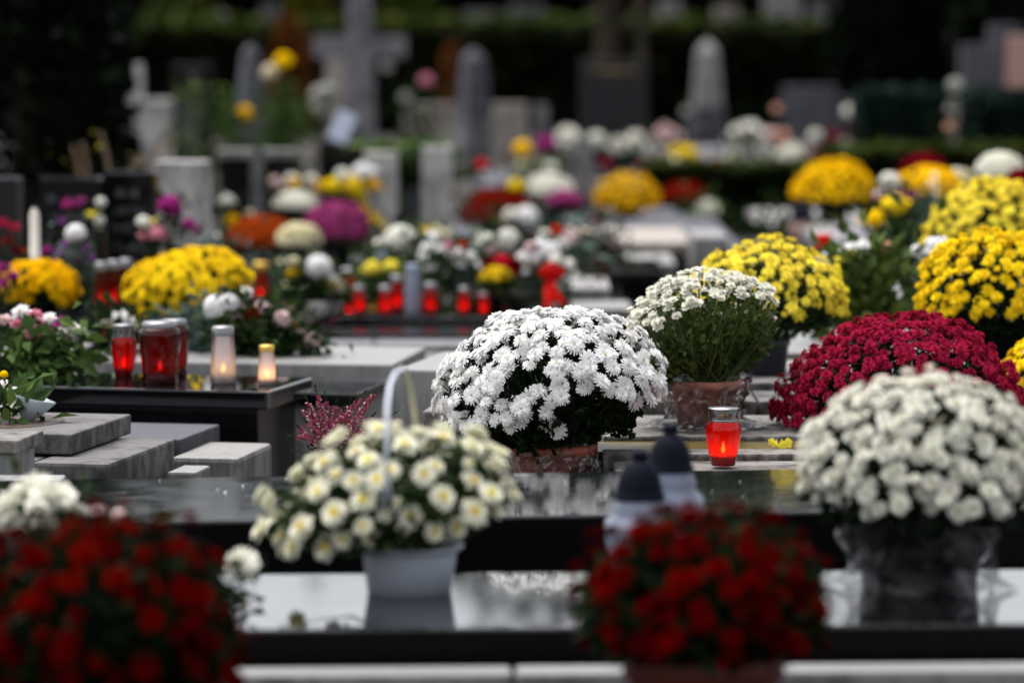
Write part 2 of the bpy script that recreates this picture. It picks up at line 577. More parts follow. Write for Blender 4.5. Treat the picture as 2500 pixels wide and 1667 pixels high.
def noise3(p, s):
    x, y, z = p[0] * s, p[1] * s, p[2] * s
    return (math.sin(x * 1.7 + 1.3 * y + 0.4) + math.sin(y * 2.1 - 0.7 * z + 1.9) + math.sin(z * 1.9 + 1.1 * x + 4.2)
            + 0.6 * math.sin(2.9 * x - 1.9 * z + 0.8) + 0.6 * math.sin(3.3 * y + 2.3 * z + 2.2)) / 4.2

# ------------------------------------------------------------------ leaves by the thousand (one mesh)
LEAF_SIMPLE = (np.array([(0, 0, 0), (-0.30, 0.42, 0.10), (0.30, 0.42, 0.10), (0, 0.45, -0.02), (0, 1.0, -0.10)]),
               [(0, 3, 1), (0, 2, 3), (3, 4, 1), (2, 4, 3)])
LEAF_LOBED = (np.array([(0, 0, 0), (-0.16, 0.18, 0.04), (-0.40, 0.40, 0.10), (-0.20, 0.48, 0.06), (-0.34, 0.74, 0.06), (0, 1.0, -0.10),
                        (0.34, 0.74, 0.06), (0.20, 0.48, 0.06), (0.40, 0.40, 0.10), (0.16, 0.18, 0.04), (0, 0.5, -0.03)]),
              [(0, 10, 1), (1, 10, 3, 2), (3, 10, 5, 4), (5, 10, 7, 6), (7, 10, 9, 8), (9, 10, 0)])
LEAF_CLUMP = (np.array([(-0.5, 0, 0), (0.1, 0.1, 0.2), (0.5, 0.0, -0.1), (0.35, 0.5, 0.1), (0.0, 0.9, -0.1), (-0.4, 0.55, 0.15)]),
              [(0, 1, 5), (1, 2, 3), (1, 3, 4, 5)])

def leaves_mesh(name, mat, pos, dirs, size, rng, shape=LEAF_SIMPLE, up=0.5):
    T, Fc = shape
    n, k = len(pos), len(T)
    pos = np.asarray(pos, float); d = np.asarray(dirs, float)
    d /= np.linalg.norm(d, axis=1, keepdims=True) + 1e-9
    nr = rng.normal(size=(n, 3)); nr[:, 2] += up * 2
    x = np.cross(d, nr); x /= np.linalg.norm(x, axis=1, keepdims=True) + 1e-9
    z = np.cross(x, d)
    s = (np.asarray(size) * np.ones(n))[:, None, None]
    V = pos[:, None, :] + s * (T[None, :, 0, None] * x[:, None, :] + T[None, :, 1, None] * d[:, None, :] + T[None, :, 2, None] * z[:, None, :])
    V = V.reshape(-1, 3)
    faces = []
    for i in range(n):
        b = i * k
        for f in Fc:
            faces.append(tuple(b + q for q in f))
    me = bpy.data.meshes.new(name)
    me.from_pydata(V.tolist(), [], faces)
    me.materials.append(MATS[mat])
    me.update()
    return me

# ------------------------------------------------------------------ flower heads (unit radius, facing +Z)
def flower_mesh(name, rings, mats, centre=(0.16, 0.06, 1), seed=0, wild=0.12):
    """rings: (count, start radius, length, width, rise at base in degrees, rise at tip, base height)"""
    rng = random.Random(seed)
    mb = MB()
    for (n, r0, L, w, e0, e1, z0) in rings:
        off = rng.random() * 6.28
        for i in range(n):
            a = off + 2 * math.pi * i / n + rng.uniform(-wild, wild)
            ll = L * rng.uniform(1 - wild * 1.3, 1 + wild)
            de = rng.uniform(-60, 60) * wild
            ca, sa = math.cos(a), math.sin(a)
            pr, pz = r0, z0
            rows = [(pr, pz, 0.45)]
            for t, ww, fr in ((0.5, 1.0, 0.3), (0.4, 0.85, 0.8), (0.1, 0.25, 1.0)):
                e = math.radians(e0 + (e1 - e0) * fr + de)
                pr += ll * t * math.cos(e); pz += ll * t * math.sin(e)
                rows.append((pr, pz, ww))
            V = []
            for (rr, zz, ww) in rows:
                for s in (-1, 1):
                    V.append((rr * ca - s * w * ww * 0.5 * sa, rr * sa + s * w * ww * 0.5 * ca, zz + 0.10 * w * (ww - 0.4)))
            mb.add(V, [(0, 1, 3, 2), (2, 3, 5, 4), (4, 5, 7, 6)], 0, False)
    cr, ch, cm = centre
    if cr > 0:
        z0 = rings[-1][6]
        mb.lathe([(cr, z0 - 0.02), (cr * 0.8, z0 + ch * 0.8), (cr * 0.3, z0 + ch), (0.001, z0 + ch)], 8, cm, True)
    return mb.mesh(name, mats)

def ball_mesh(name, mats, rows=6, seed=0, wide=1.0, open_top=False):
    """An incurved head: scale-like petals lapping up a globe."""
    rng = random.Random(seed)
    mb = MB()
    for i in range(rows):
        th = math.radians(118 - 104 * i / (rows - 1))
        n = max(3, int(round(15 * math.sin(th) / wide ** 0.5)))
        off = rng.random() * 6
        for j in range(n):
            a = off + 2 * math.pi * j / n + rng.uniform(-0.12, 0.12)
            V = []
            for q, (dt, rad, ww) in enumerate(((0.0, 0.80, 0.55), (0.32, 1.0, 1.0), (0.62, 1.0, 0.85), (0.86, 0.90, 0.3))):
                t2 = th - dt * rng.uniform(0.85, 1.1)
                rr = rad * rng.uniform(0.95, 1.04)
                w = 0.22 * ww * wide
                for s in (-1, 1):
                    x, y, z = rr * math.sin(t2), s * w, rr * math.cos(t2)
                    V.append((x * math.cos(a) - y * math.sin(a), x * math.sin(a) + y * math.cos(a), z))
            mb.add(V, [(0, 1, 3, 2), (2, 3, 5, 4), (4, 5, 7, 6)], 0, False)
    mb.lathe([(0.001, -0.7), (0.55, -0.5), (0.78, 0.0), (0.6, 0.5), (0.001, 0.74)], 8, 0, True)
    return mb.mesh(name, mats)

FLOWERS = {}
def heads(kind, petal, centre="centre_yellow"):
    """Three variants of a head of this kind and colour, made once."""
    key = (kind, petal, centre)
    if key in FLOWERS:
        return FLOWERS[key]
    out = []
    for s in range(3):
        nm = "head_" + kind
        if kind == "daisy":
            me = flower_mesh(nm, [(20, 0.12, 0.86, 0.185, 2, -14, 0.0), (18, 0.10, 0.74, 0.17, 18, 2, 0.05), (14, 0.08, 0.54, 0.15, 38, 24, 0.09), (9, 0.06, 0.32, 0.12, 58, 48, 0.12)],
                             [petal, centre], (0.13, 0.07, 1), s)
        elif kind == "button":
            me = flower_mesh(nm, [(14, 0.10, 0.90, 0.34, -8, 0, 0.0), (13, 0.10, 0.80, 0.32, 18, 36, 0.05), (11, 0.09, 0.62, 0.28, 42, 68, 0.10), (8, 0.06, 0.44, 0.22, 62, 88, 0.14)],
                             [petal, centre], (0.16, 0.26, 1), s)
        elif kind == "eye":
            me = flower_mesh(nm, [(15, 0.16, 0.84, 0.32, -14, -4, 0.0), (14, 0.18, 0.70, 0.30, 10, 24, 0.06), (12, 0.20, 0.46, 0.24, 36, 52, 0.10)],
                             [petal, centre], (0.35, 0.20, 1), s)
        elif kind == "loose":
            me = flower_mesh(nm, [(13, 0.10, 0.88, 0.32, -6, -20, 0.0), (12, 0.10, 0.76, 0.30, 18, 4, 0.05), (9, 0.08, 0.52, 0.26, 42, 30, 0.10), (5, 0.05, 0.3, 0.2, 60, 70, 0.13)],
                             [petal, centre], (0.14, 0.08, 1), s, wild=0.2)
        elif kind == "low":      # far heads: fewer faces
            me = flower_mesh(nm, [(9, 0.08, 0.90, 0.52, 0, -14, 0.0), (7, 0.06, 0.62, 0.45, 30, 22, 0.08)], [petal, centre], (0.2, 0.14, 1), s)
        elif kind == "show":     # a large disbudded head, petals lapping up to the crown, the lowest hanging
            me = flower_mesh(nm, [(22, 0.30, 0.72, 0.26, -50, -70, -0.05), (22, 0.34, 0.66, 0.26, -15, -40, 0.05), (20, 0.34, 0.60, 0.26, 12, -8, 0.14), (18, 0.30, 0.52, 0.25, 35, 22, 0.24), (15, 0.22, 0.44, 0.24, 55, 50, 0.32), (10, 0.10, 0.36, 0.22, 72, 84, 0.38)],
                             [petal, centre], (0.12, 0.2, 0), s, wild=0.2)
        elif kind == "ball":
            me = ball_mesh(nm, [petal, centre], 6, s)
        elif kind == "rose":
            me = ball_mesh(nm, [petal, centre], 5, s, wide=1.9)
        elif kind == "spray":
            me = flower_mesh(nm, [(6, 0.05, 0.9, 0.6, 30, 5, 0.0), (5, 0.05, 0.55, 0.5, 55, 40, 0.08)], [petal, centre], (0.12, 0.1, 1), s)
        out.append(me)
    FLOWERS[key] = out
    return out

def quat_to(n, roll):
    return Vector((0, 0, 1)).rotation_difference(Vector(n).normalized()) @ Matrix.Rotation(roll, 3, 'Z').to_quaternion()

def join_heads(name, meshes, items, mats_from=0):
    """Many heads as one mesh. items: (position, quaternion, scale, variant)"""
    V, Fc, MI = [], [], []
    base = 0
    cache = []
    for me in meshes:
        v = np.array([tuple(p.co) for p in me.vertices])
        cache.append((v, [tuple(p.vertices) for p in me.polygons], [p.material_index for p in me.polygons]))
    for (pos, q, s, k) in items:
        v, f, mi = cache[k]
        R = np.array(q.to_matrix())
        V.append(v @ R.T * s + np.array(pos))
        Fc.extend(tuple(base + i for i in p) for p in f)
        MI.extend(mi)
        base += len(v)
    me = bpy.data.meshes.new(name)
    me.from_pydata(np.concatenate(V).tolist(), [], Fc)
    for m in meshes[0].materials:
        me.materials.append(m)
    me.polygons.foreach_set("material_index", MI)
    me.update()
    return me

# ------------------------------------------------------------------ pots and wrappings
def pot(parent, r, h, mat, z=0.0, rim=True, taper=0.78, seg=28, lip=0.0):
    mb = MB()
    rb = r * taper
    prof = [(rb * 0.2, 0.0), (rb, 0.0), (rb + (r - rb) * 0.82, h * 0.80)]
    if lip > 0:
        prof += [(r, h * 0.90), (r * (1 + lip * 0.8), h * 0.93), (r * (1 + lip), h * 0.97), (r * (1 + lip), h), (r * (1 + lip * 0.7), h * 1.01), (r * 0.97, h * 0.97), (r * 0.94, h * 0.86)]
    elif rim:
        prof += [(r * 1.04, h * 0.81), (r * 1.07, h), (r * 0.97, h), (r * 0.94, h * 0.86)]
    else:
        prof += [(r, h), (r * 0.95, h), (r * 0.9, h * 0.86)]
    prof += [(0.001, h * 0.86)]
    mb.lathe(prof[:-2], seg, 0, True)
    o = mb.build("pot", mat, parent, (0, 0, z))
    s = MB(); s.lathe([(r * 0.93, h * 0.86), (0.001, h * 0.88)], 16, 0)
    s.build("soil", "soil", o)
    return o

def wrap(parent, r, h, mat="film", z=0.0, flare=1.35, skirt=1.25, seed=0, amp=0.10, rows=14, seg=54):
    """Crumpled cellophane gathered round a pot: pleats, a ragged upper edge, a skirt on the ground."""
    rng = random.Random(seed)
    ph = [rng.uniform(0, 6.28) for _ in range(6)]
    def wob(a, i, zz):
        k = 1 + amp * (math.sin(7 * a + ph[0] + 3 * zz / h) * 0.5 + math.sin(13 * a + ph[1] - 5 * zz / h) * 0.35 + math.sin(23 * a + ph[2] + 9 * zz / h) * 0.25)
        return k
    key = [(0.0, skirt), (0.06, skirt * 0.93), (0.16, 1.0), (0.42, 1.0), (0.66, 1.06), (0.88, flare * 0.93), (1.05, flare)]
    V, Fc = [], []
    for j in range(seg):
        a = 2 * math.pi * (j + rng.uniform(-0.25, 0.25)) / seg
        for i in range(rows):
            f = 1.05 * i / (rows - 1)
            for q in range(len(key) - 1):
                if key[q][0] <= f <= key[q + 1][0] + 1e-6:
                    u = (f - key[q][0]) / (key[q + 1][0] - key[q][0]); kr = key[q][1] + (key[q + 1][1] - key[q][1]) * u
                    break
            zz = f * h
            k = wob(a, i, zz) + rng.uniform(-1, 1) * amp * 0.55
            dz = 0.002 if i == 0 else h * 0.10 * f * (math.sin(5 * a + ph[3]) + 0.6 * math.sin(11 * a + ph[4])) + rng.uniform(-1, 1) * h * 0.025
            rr = r * max(kr * k, 0.90 + 0.08 * f)
            V.append((rr * math.cos(a), rr * math.sin(a), max(0.002, zz + dz)))
    for j in range(seg):
        for i in range(rows - 1):
            a, b = j * rows + i, ((j + 1) % seg) * rows + i
            Fc += [(a, b, b + 1), (a, b + 1, a + 1)] if (i + j) % 2 else [(a, b, a + 1), (b, b + 1, a + 1)]
    mb = MB()
    mb.add(V, Fc, 0, False)
    return mb.build("cellophane_wrap", mat, parent, (0, 0, z))

# ------------------------------------------------------------------ a pot chrysanthemum
def mum(label, base, R, top, kind, petal, fsize, n, parts=300, centre="centre_yellow", group=None, name="chrysanthemum_plant",
        pot_r=0.12, pot_h=0.16, pot_mat="pot_terracotta", wrap_mat=None, wrap_args=None, rz=None, theta=112.0, lean=(0, 0), leaf="leaf_dark",
        n_leaf=900, leaf_size=0.034, shape=LEAF_SIMPLE, stems=70, hole=0.0, hole_scale=14.0, theta_leaf=125.0, seed=1, low=0.55, face_up=0.35,
        stem_mat="stem_green", rough=0.05, squash=1.0, rim=True, taper=0.78, leaf_lo=0.30, shift=None, lip=0.0, leaf_min=0.8, bare=None, extra=(), lump=0.07, side_stems=0, leaf_pow=0.6, leaf_hi=1.0):
    """base: where the pot stands; R: radius of the dome; top: height of its top above base; n: heads; parts: how many of them are objects of their own."""
    rng = np.random.default_rng(seed); pr = random.Random(seed)
    t = thing(name, label, "chrysanthemum", base, 0.0, group)
    pot(t, pot_r, pot_h, pot_mat, rim=rim, taper=taper, lip=lip)
    if wrap_mat:
        wrap(t, pot_r * 1.08, pot_h, wrap_mat, seed=seed, **(wrap_args or {}))
    rz = rz or R * 0.95
    sh = shift or lean
    C = Vector((sh[0] * R, sh[1] * R, top - rz))
    root = Vector((0, 0, pot_h * 0.9))
    ax = Vector((lean[0], lean[1], 1.0)).normalized()
    Q = Vector((0, 0, 1)).rotation_difference(ax)
    tocam = (Vector((0, 0, CAM_H)) - (Vector(base) + C)).normalized()
    def shell(th, ph, r=1.0):
        zc = math.cos(th)
        p = Vector((R * squash * math.sin(th) * math.cos(ph), R * math.sin(th) * math.sin(ph), (rz if zc > 0 else rz * low) * zc)) * r
        return C + Q @ p
    items = []
    ga = math.pi * (3 - 5 ** 0.5)
    cmin = math.cos(math.radians(theta))
    for i in range(n):
        ct = 1 - (1 - cmin) * (i + 0.5) / n
        th = math.acos(max(-1, min(1, ct))) + pr.uniform(-0.05, 0.05)
        ph = ga * i + pr.uniform(-0.12, 0.12)
        p = shell(abs(th), ph, 1.0)
        lu = lump * noise3((p - C) / R + Vector((seed, seed * 0.7, 0)), 2.6)
        p = shell(abs(th), ph, 1 + lu + pr.uniform(-1, 1) * rough)
        if bare is not None:
            bd = (p - C).normalized().dot(Vector(bare[:3]).normalized())
            if bd > bare[3] and pr.random() < min(1.0, (bd - bare[3]) / 0.10):
                continue
        edge = max(0.0, (th / math.radians(theta) - 0.62) / 0.38)
        if hole > 0 and noise3(p + Vector((seed * 3.1, seed * 1.7, 0)), hole_scale) > 0.75 - hole * (0.55 + 1.2 * edge):
            continue
        nrm = (p - C).normalized() * 0.75 + Vector((0, 0, face_up)) + Vector((pr.uniform(-1, 1), pr.uniform(-1, 1), pr.uniform(-1, 1))) * 0.24
        items.append((p, quat_to(nrm, pr.uniform(0, 6.28)), fsize * 0.5 * (pr.uniform(0.76, 1.12) if pr.random() > 0.07 else pr.uniform(0.42, 0.6)), pr.randrange(3), (p - C).normalized().dot(tocam)))
    for (ex, ey, ed) in extra:
        p = P(ex, ey, ed) - Vector(base)
        nrm = (p - C).normalized() * 0.5 + Vector((0, -0.55, 0.25))
        items.append((p, quat_to(nrm, pr.uniform(0, 6.28)), fsize * 0.5 * pr.uniform(0.9, 1.05), pr.randrange(3), 2.0))
    hs = heads(kind, petal, centre)
    items.sort(key=lambda q: -q[4])
    for (p, q, s, k, _) in items[:parts]:
        o = link("flower", hs[k], t, p)
        o.rotation_mode = 'QUATERNION'; o.rotation_quaternion = q; o.scale = (s, s, s)
    if len(items) > parts:
        o = link("flowers", join_heads("flowers", hs, [q[:4] for q in items[parts:]]), t)
        tag(o, kind="stuff")
    # foliage: leaves along the stems that fan out of the pot
    pos, dirs = [], []
    ctl = math.cos(math.radians(theta_leaf))
    for i in range(n_leaf):
        th = math.acos(1 - (1 - ctl) * (pr.random() ** 0.75))
        ph = pr.uniform(0, 6.28)
        S = shell(th, ph, 0.93)
        u = leaf_lo + (leaf_hi - leaf_lo) * pr.random() ** leaf_pow
        p = root.lerp(S, u) + Vector((pr.gauss(0, 1), pr.gauss(0, 1), pr.gauss(0, 1))) * R * 0.035
        if p.z < pot_h * leaf_min:
            continue
        out = (S - root).normalized()
        pos.append(p)
        dirs.append(out * 0.8 + Vector((pr.gauss(0, 0.6), pr.gauss(0, 0.6), pr.gauss(0, 0.5) - 0.05)))
    tag(link("foliage", leaves_mesh("foliage", leaf, pos, dirs, leaf_size * rng.uniform(0.6, 1.15, len(pos)), rng, shape), t), kind="stuff")
    if stems:
        mb = MB()
        pool = items if len(items) < stems else [items[pr.randrange(len(items))] for _ in range(stems)]
        for it in pool:
            p = it[0]
            mid = root.lerp(p, 0.55) + Vector((0, 0, -0.10 * R)) + Vector((pr.gauss(0, 1), pr.gauss(0, 1), 0)) * 0.03 * R
            st = root + Vector((pr.uniform(-1, 1), pr.uniform(-1, 1), 0)) * pot_r * 0.5
            pts = [st, st.lerp(mid, 0.5), mid, mid.lerp(p, 0.55), p - (p - C).normalized() * fsize * 0.1]
            mb.tube(pts, [0.0024, 0.0021, 0.0018, 0.0015, 0.0012], 4)
        for k in range(side_stems):
            th = math.radians(theta) * 0.75 + (math.radians(theta_leaf * 0.92) - math.radians(theta) * 0.75) * pr.random()
            S = shell(th, pr.uniform(0, 6.28), 0.99)
            st = root + Vector((pr.uniform(-1, 1), pr.uniform(-1, 1), 0)) * pot_r * 0.6
            mid = st.lerp(S, 0.55) + Vector((0, 0, -0.08 * R))
            mb.tube([st, st.lerp(mid, 0.5), mid, mid.lerp(S, 0.5), S], [0.0026, 0.0023, 0.0020, 0.0017, 0.0013], 4)
        tag(mb.build("stems", stem_mat, t), kind="stuff")
    return t

# ------------------------------------------------------------------ bouquets and arrangements
def bouquet(label, zb, d, cx, spots, leaves=(160, 0.10, 0.05, "leaf_mid"), name="bouquet", group=None, vase=None, seed=1, cat="bouquet", leaf_c=None, shape=LEAF_SIMPLE, stem=True, droop=0.0):
    """spots: (photo x, photo y, width in photo pixels, kind, petal[, nearer by]); every head becomes a flower object.
    leaves: (count, spread, leaf length, material)."""
    rng = np.random.default_rng(seed); pr = random.Random(seed)
    base = Vector(P(cx, 600, d)); base.z = zb
    t = thing(name, label, cat, base, 0.0, group)
    z0 = 0.0
    if vase:
        r, h, vm = vase
        pot(t, r, h, vm, rim=False, taper=0.75, seg=18)
        z0 = h * 0.85
    root = Vector((0, 0, z0))
    pts = []
    for sp in spots:
        px, py, w, kind, petal = sp[:5]
        near = sp[5] if len(sp) > 5 else 0.0
        dd = d - near + pr.uniform(-0.03, 0.03)
        p = P(px, py, dd) - base
        pts.append(p)
        s = m_of(w, d) * 0.5
        nrm = (p - root).normalized() * 0.5 + Vector((pr.gauss(0, 0.25), -0.45, 0.55)) + Vector((0, 0, 0))
        o = link("flower", heads(kind, petal, "centre_yellow")[pr.randrange(3)], t, p)
        o.rotation_mode = 'QUATERNION'; o.rotation_quaternion = quat_to(nrm, pr.uniform(0, 6.28)); o.scale = (s, s, s)
    if 16.5 < d < 24.5:                        # smaller heads and buds round the large ones
        for (sp, p) in list(zip(spots, pts)):
            if sp[3] in ("ball", "show", "rose") and sp[2] > 24:
                for k in range(2):
                    a = pr.uniform(0, 6.28); w = m_of(sp[2], d)
                    q = p + Vector((math.cos(a) * w * 0.62, pr.uniform(-0.2, 0.5) * w, math.sin(a) * w * 0.45 - w * 0.15))
                    o = link("flower", heads("loose", sp[4], "centre_yellow")[pr.randrange(3)], t, q)
                    o.rotation_mode = 'QUATERNION'; o.rotation_quaternion = quat_to((q - root).normalized() * 0.4 + Vector((pr.gauss(0, 0.4), -0.6, 0.5)), pr.uniform(0, 6.28))
                    s = w * 0.5 * pr.uniform(0.4, 0.62); o.scale = (s, s, s)
                    pts.append(q)
    n, spread, ls, lm = leaves
    if d > 16.5:
        n = int(n * 1.6)
    lc = (P(leaf_c[0], leaf_c[1], d) - base) if leaf_c else None
    pos, dirs = [], []
    for i in range(n):
        tgt = pts[pr.randrange(len(pts))] if lc is None else lc
        u = pr.uniform(0.15, 1.0)
        p = root.lerp(tgt, u) + Vector((pr.gauss(0, 1), pr.gauss(0, 0.8), pr.gauss(0, 0.7))) * spread * (0.35 + 0.65 * u)
        p.z = max(p.z, 0.01)
        pos.append(p)
        dirs.append((p - root) * 1.0 / max(0.05, p.length) + Vector((pr.gauss(0, 0.7), pr.gauss(0, 0.7), pr.gauss(0, 0.5) - droop)))
    tag(link("foliage", leaves_mesh("foliage", lm, pos, dirs, ls * rng.uniform(0.6, 1.2, n), rng, shape), t), kind="stuff")
    if stem:
        mb = MB()
        for p in pts:
            mid = root.lerp(p, 0.5) + Vector((pr.gauss(0, 0.01), pr.gauss(0, 0.01), 0.01))
            mb.tube([root, mid, p], 0.0025, 4)
        tag(mb.build("stems", "stem_green", t), kind="stuff")
    return t

# ------------------------------------------------------------------ grave lamps
def holed_band(r, z0, z1, n=10, seg=12, hole=0.52):
    """A metal band with real round holes: n panels, each a ring between a rectangle and a circle."""
    mb = MB()
    da = 2 * math.pi / n
    w, h = da * r, z1 - z0
    rad = min(w, h) * 0.5 * hole
    for k in range(n):
        a0 = k * da
        V = []
        for i in range(seg):
            t = 2 * math.pi * i / seg + math.pi / seg
            c, s = math.cos(t), math.sin(t)
            m = max(abs(c) / (w / 2), abs(s) / (h / 2))
            for (u, v) in ((c / m, s / m), (c * rad, s * rad)):
                an = a0 + u / r
                V.append((r * math.cos(an), r * math.sin(an), (z0 + z1) / 2 + v))
        mb.add(V, [(2 * i, 2 * ((i + 1) % seg), 2 * ((i + 1) % seg) + 1, 2 * i + 1) for i in range(seg)], 0, True)
    return mb

def flame(parent, z, h, power=0.0, loc=(0, 0), mat="flame"):
    mb = MB()
    mb.lathe([(0.0005, 0), (h * 0.16, h * 0.16), (h * 0.19, h * 0.32), (h * 0.12, h * 0.62), (0.0005, h)], 10)
    o = mb.build("flame", mat, parent, (loc[0], loc[1], z))
    if power > 0:
        ld = bpy.data.lights.new("flame_light", 'POINT')
        ld.energy = power; ld.color = (1.0, 0.5, 0.18); ld.shadow_soft_size = 0.008
        l = link("flame_light", ld, parent, (loc[0], loc[1], z + h * 0.4))
    return o

def votive(label, base, w, h, glass="glass_red", lid="tin", style="jar", lit=0.0, group=None, name="grave_lamp", holes=False, wax="wax_red", seg=24, flame_h=0.22, flame_mat="flame"):
    """A grave lamp: glass jar, perforated tin lid, candle."""
    t = thing(name, label, "grave lamp", base, 0.0, group)
    r = w / 2
    if style == "jar":
        prof = [(r * 0.10, 0), (r * 0.66, 0), (r * 0.68, h * 0.02), (r * 0.95, h * 0.46), (r * 1.0, h * 0.60), (r * 0.98, h * 0.68), (r * 0.85, h * 0.765), (r * 0.81, h * 0.785)]
    elif style == "cup":
        prof = [(r * 0.10, 0), (r * 0.82, 0), (r * 0.86, h * 0.05), (r * 0.80, h * 0.12), (r * 0.86, h * 0.35), (r * 1.0, h * 0.78), (r * 0.97, h * 0.86), (r * 0.78, h * 0.905)]
    else:
        prof = [(r * 0.10, 0), (r * 0.96, 0), (r * 1.0, h * 0.05), (r * 0.96, h * 0.45), (r * 0.84, h * 0.80), (r * 0.82, h * 0.84)]
    ribs = 14
    mb = MB(); mb.lathe(prof, seg, 0, True, wob=(lambda a, i, z: 1 + 0.025 * math.cos(ribs * a) * (1 if 1 < i < len(prof) - 3 else 0)) if seg >= 40 else None)
    g = mb.build("glass", glass, t)
    rt, zt = prof[-1]
    if holes:
        lb = holed_band(rt * 1.02, zt, h - 0.004, 11)
        lb.lathe([(rt * 1.05, zt - 0.003), (rt * 1.08, zt), (rt * 1.05, zt + 0.003)], seg)
        lb.lathe([(rt * 1.04, h - 0.005), (rt * 1.08, h - 0.003), (rt * 1.04, h), (0.001, h + 0.002)], seg)
    else:
        lb = MB()
        lb.lathe([(rt * 1.05, zt), (rt * 1.06, h * 0.97), (rt * 0.95, h), (0.001, h * 1.005)], seg)
    lb.build("lid", lid, t)
    cw = MB(); cw.lathe([(0.001, h * 0.02), (r * 0.58, h * 0.02), (r * 0.60, h * 0.20), (0.001, h * 0.20)], 14)
    cw.build("candle", wax, t)
    if lit > 0:
        flame(t, h * 0.21, h * flame_h, lit, mat=flame_mat)
    return t

# ------------------------------------------------------------------ stones
def grave(label, pl, pr_, z, depth, th, mat, plinth=None, inset=0.05, bev=0.006, name="grave", group=None, zb=0.0, extra=None, yaw=None):
    """A grave cover laid by its front edge (two photo points on height z); plinth below, a real block down to the ground."""
    A, B = on_z(pl[0], pl[1], z), on_z(pr_[0], pr_[1], z)
    u = (B - A); L = u.length; yw = math.atan2(u.y, u.x)
    mid = (A + B) / 2
    if yaw is not None:
        yw = yaw
    t = thing(name, label, "grave", (mid.x, mid.y, zb), yw, group)
    h = z - zb
    block("cover_slab", mat, -L / 2, L / 2, 0, depth, h - th, h, t, bev)
    if extra:
        block("dark_face_plate", extra, -L / 2, L / 2, -0.012, -0.001, h - th, h - 0.004, t, 0.002)  # added plate over the polished face, keeps grey reflections off it
    if plinth:
        block("plinth", plinth, -L / 2 + inset, L / 2 - inset, inset, depth - inset, 0.0, h - th - 0.002, t, 0.003)
    return t

def kerb(label, pl, pr_, z, depth, h, mat, name="kerb", zb=None, bev=0.008, n=1, group=None):
    A, B = on_z(pl[0], pl[1], z), on_z(pr_[0], pr_[1], z)
    u = (B - A); L = u.length; yw = math.atan2(u.y, u.x); mid = (A + B) / 2
    z0 = z - h
    t = thing(name, label, "kerb", (mid.x, mid.y, z0), yw, group)
    rng = random.Random(int(pl[0] + pl[1] * 7))
    xs = [-L / 2 + L * i / n + (rng.uniform(-0.05, 0.05) if 0 < i < n else 0) for i in range(n + 1)]
    for i in range(n):
        block("stone", mat, xs[i] + 0.004, xs[i + 1] - 0.004, rng.uniform(0, 0.006), depth, 0, h - rng.uniform(0, 0.006), t, bev)
    return t

def stele(label, x0, y_top, x1, d, thick, mat, base_mat=None, yaw=0.0, name="headstone", lettering=0, arch=0.0, base_h=0.18, letter="letter_grey", cat="headstone", bev=0.012, group=None):
    """An upright stone standing on the ground: measured by its left, top and right edges in the photo."""
    a, b = P(x0, y_top, d), P(x1, y_top, d)
    w, h = b.x - a.x, a.z
    t = thing(name, label, cat, ((a.x + b.x) / 2, d, 0), yaw, group)
    bm = base_mat or mat
    block("base", bm, -w * 0.58, w * 0.58, -thick * 0.9, thick * 0.9, 0, base_h, t, 0.008)
    if arch > 0:
        n = 12
        pts = [(-w / 2, base_h), (w / 2, base_h)]
        for i in range(n + 1):
            an = math.pi * i / n
            pts.append((w / 2 * math.cos(an), h - arch + arch * math.sin(an)))
        B = [(x, -thick / 2, z) for x, z in pts]; T = [(x, thick / 2, z) for x, z in pts]
        link("slab", bevel_mesh("slab", mat, B, T, bev * 0.5, 1), t)
    else:
        block("slab", mat, -w / 2, w / 2, -thick / 2, thick / 2, base_h + 0.001, h, t, bev)
    if lettering:
        rng = random.Random(int(x0))
        mb = MB()
        lh = 0.035
        for r in range(lettering):
            zz = h - 0.12 - r * 0.085
            x = -w * 0.36 + (0 if r % 2 == 0 else w * 0.08)
            while x < w * 0.34:
                lw = rng.uniform(0.012, 0.026)
                if rng.random() > 0.12:
                    mb.box(x, x + lw * 0.3, -thick / 2 - 0.003, -thick / 2 + 0.001, zz, zz + lh)
                    mb.box(x + lw * 0.3, x + lw, -thick / 2 - 0.003, -thick / 2 + 0.001, zz + lh * rng.choice((0, 0.45, 0.8)), zz + lh * rng.choice((0.2, 0.6, 1.0)) + 0.002)
                x += lw + 0.008
        tag(mb.build("lettering", letter, t), kind="stuff")
    return t

def obelisk(label, cx, y_top, w_top, w_bot, y_sh, d, mat, ped=None, cap=True, yaw=0.4, group=None):
    a = P(cx, y_top, d)
    sh = P(cx, y_sh, d).z
    t = thing("obelisk", label, "obelisk", (a.x, d, 0), yaw, group)
    wt, wb = m_of(w_top, d) / 2, m_of(w_bot, d) / 2
    pb = wb * 1.35
    block("pedestal", ped or mat, -pb, pb, -pb, pb, 0, sh * 0.72, t, 0.01)
    block("plinth", ped or mat, -wb * 1.15, wb * 1.15, -wb * 1.15, wb * 1.15, sh * 0.72 + 0.001, sh, t, 0.008)
    capz = a.z - wt * 1.1
    block("shaft", mat, -wb, wb, -wb, wb, sh + 0.001, capz, t, 0.006, taper=1 - wt / wb)
    block("tip", mat, -wt, wt, -wt, wt, capz + 0.001, a.z, t, 0.003, taper=0.9)
    return t

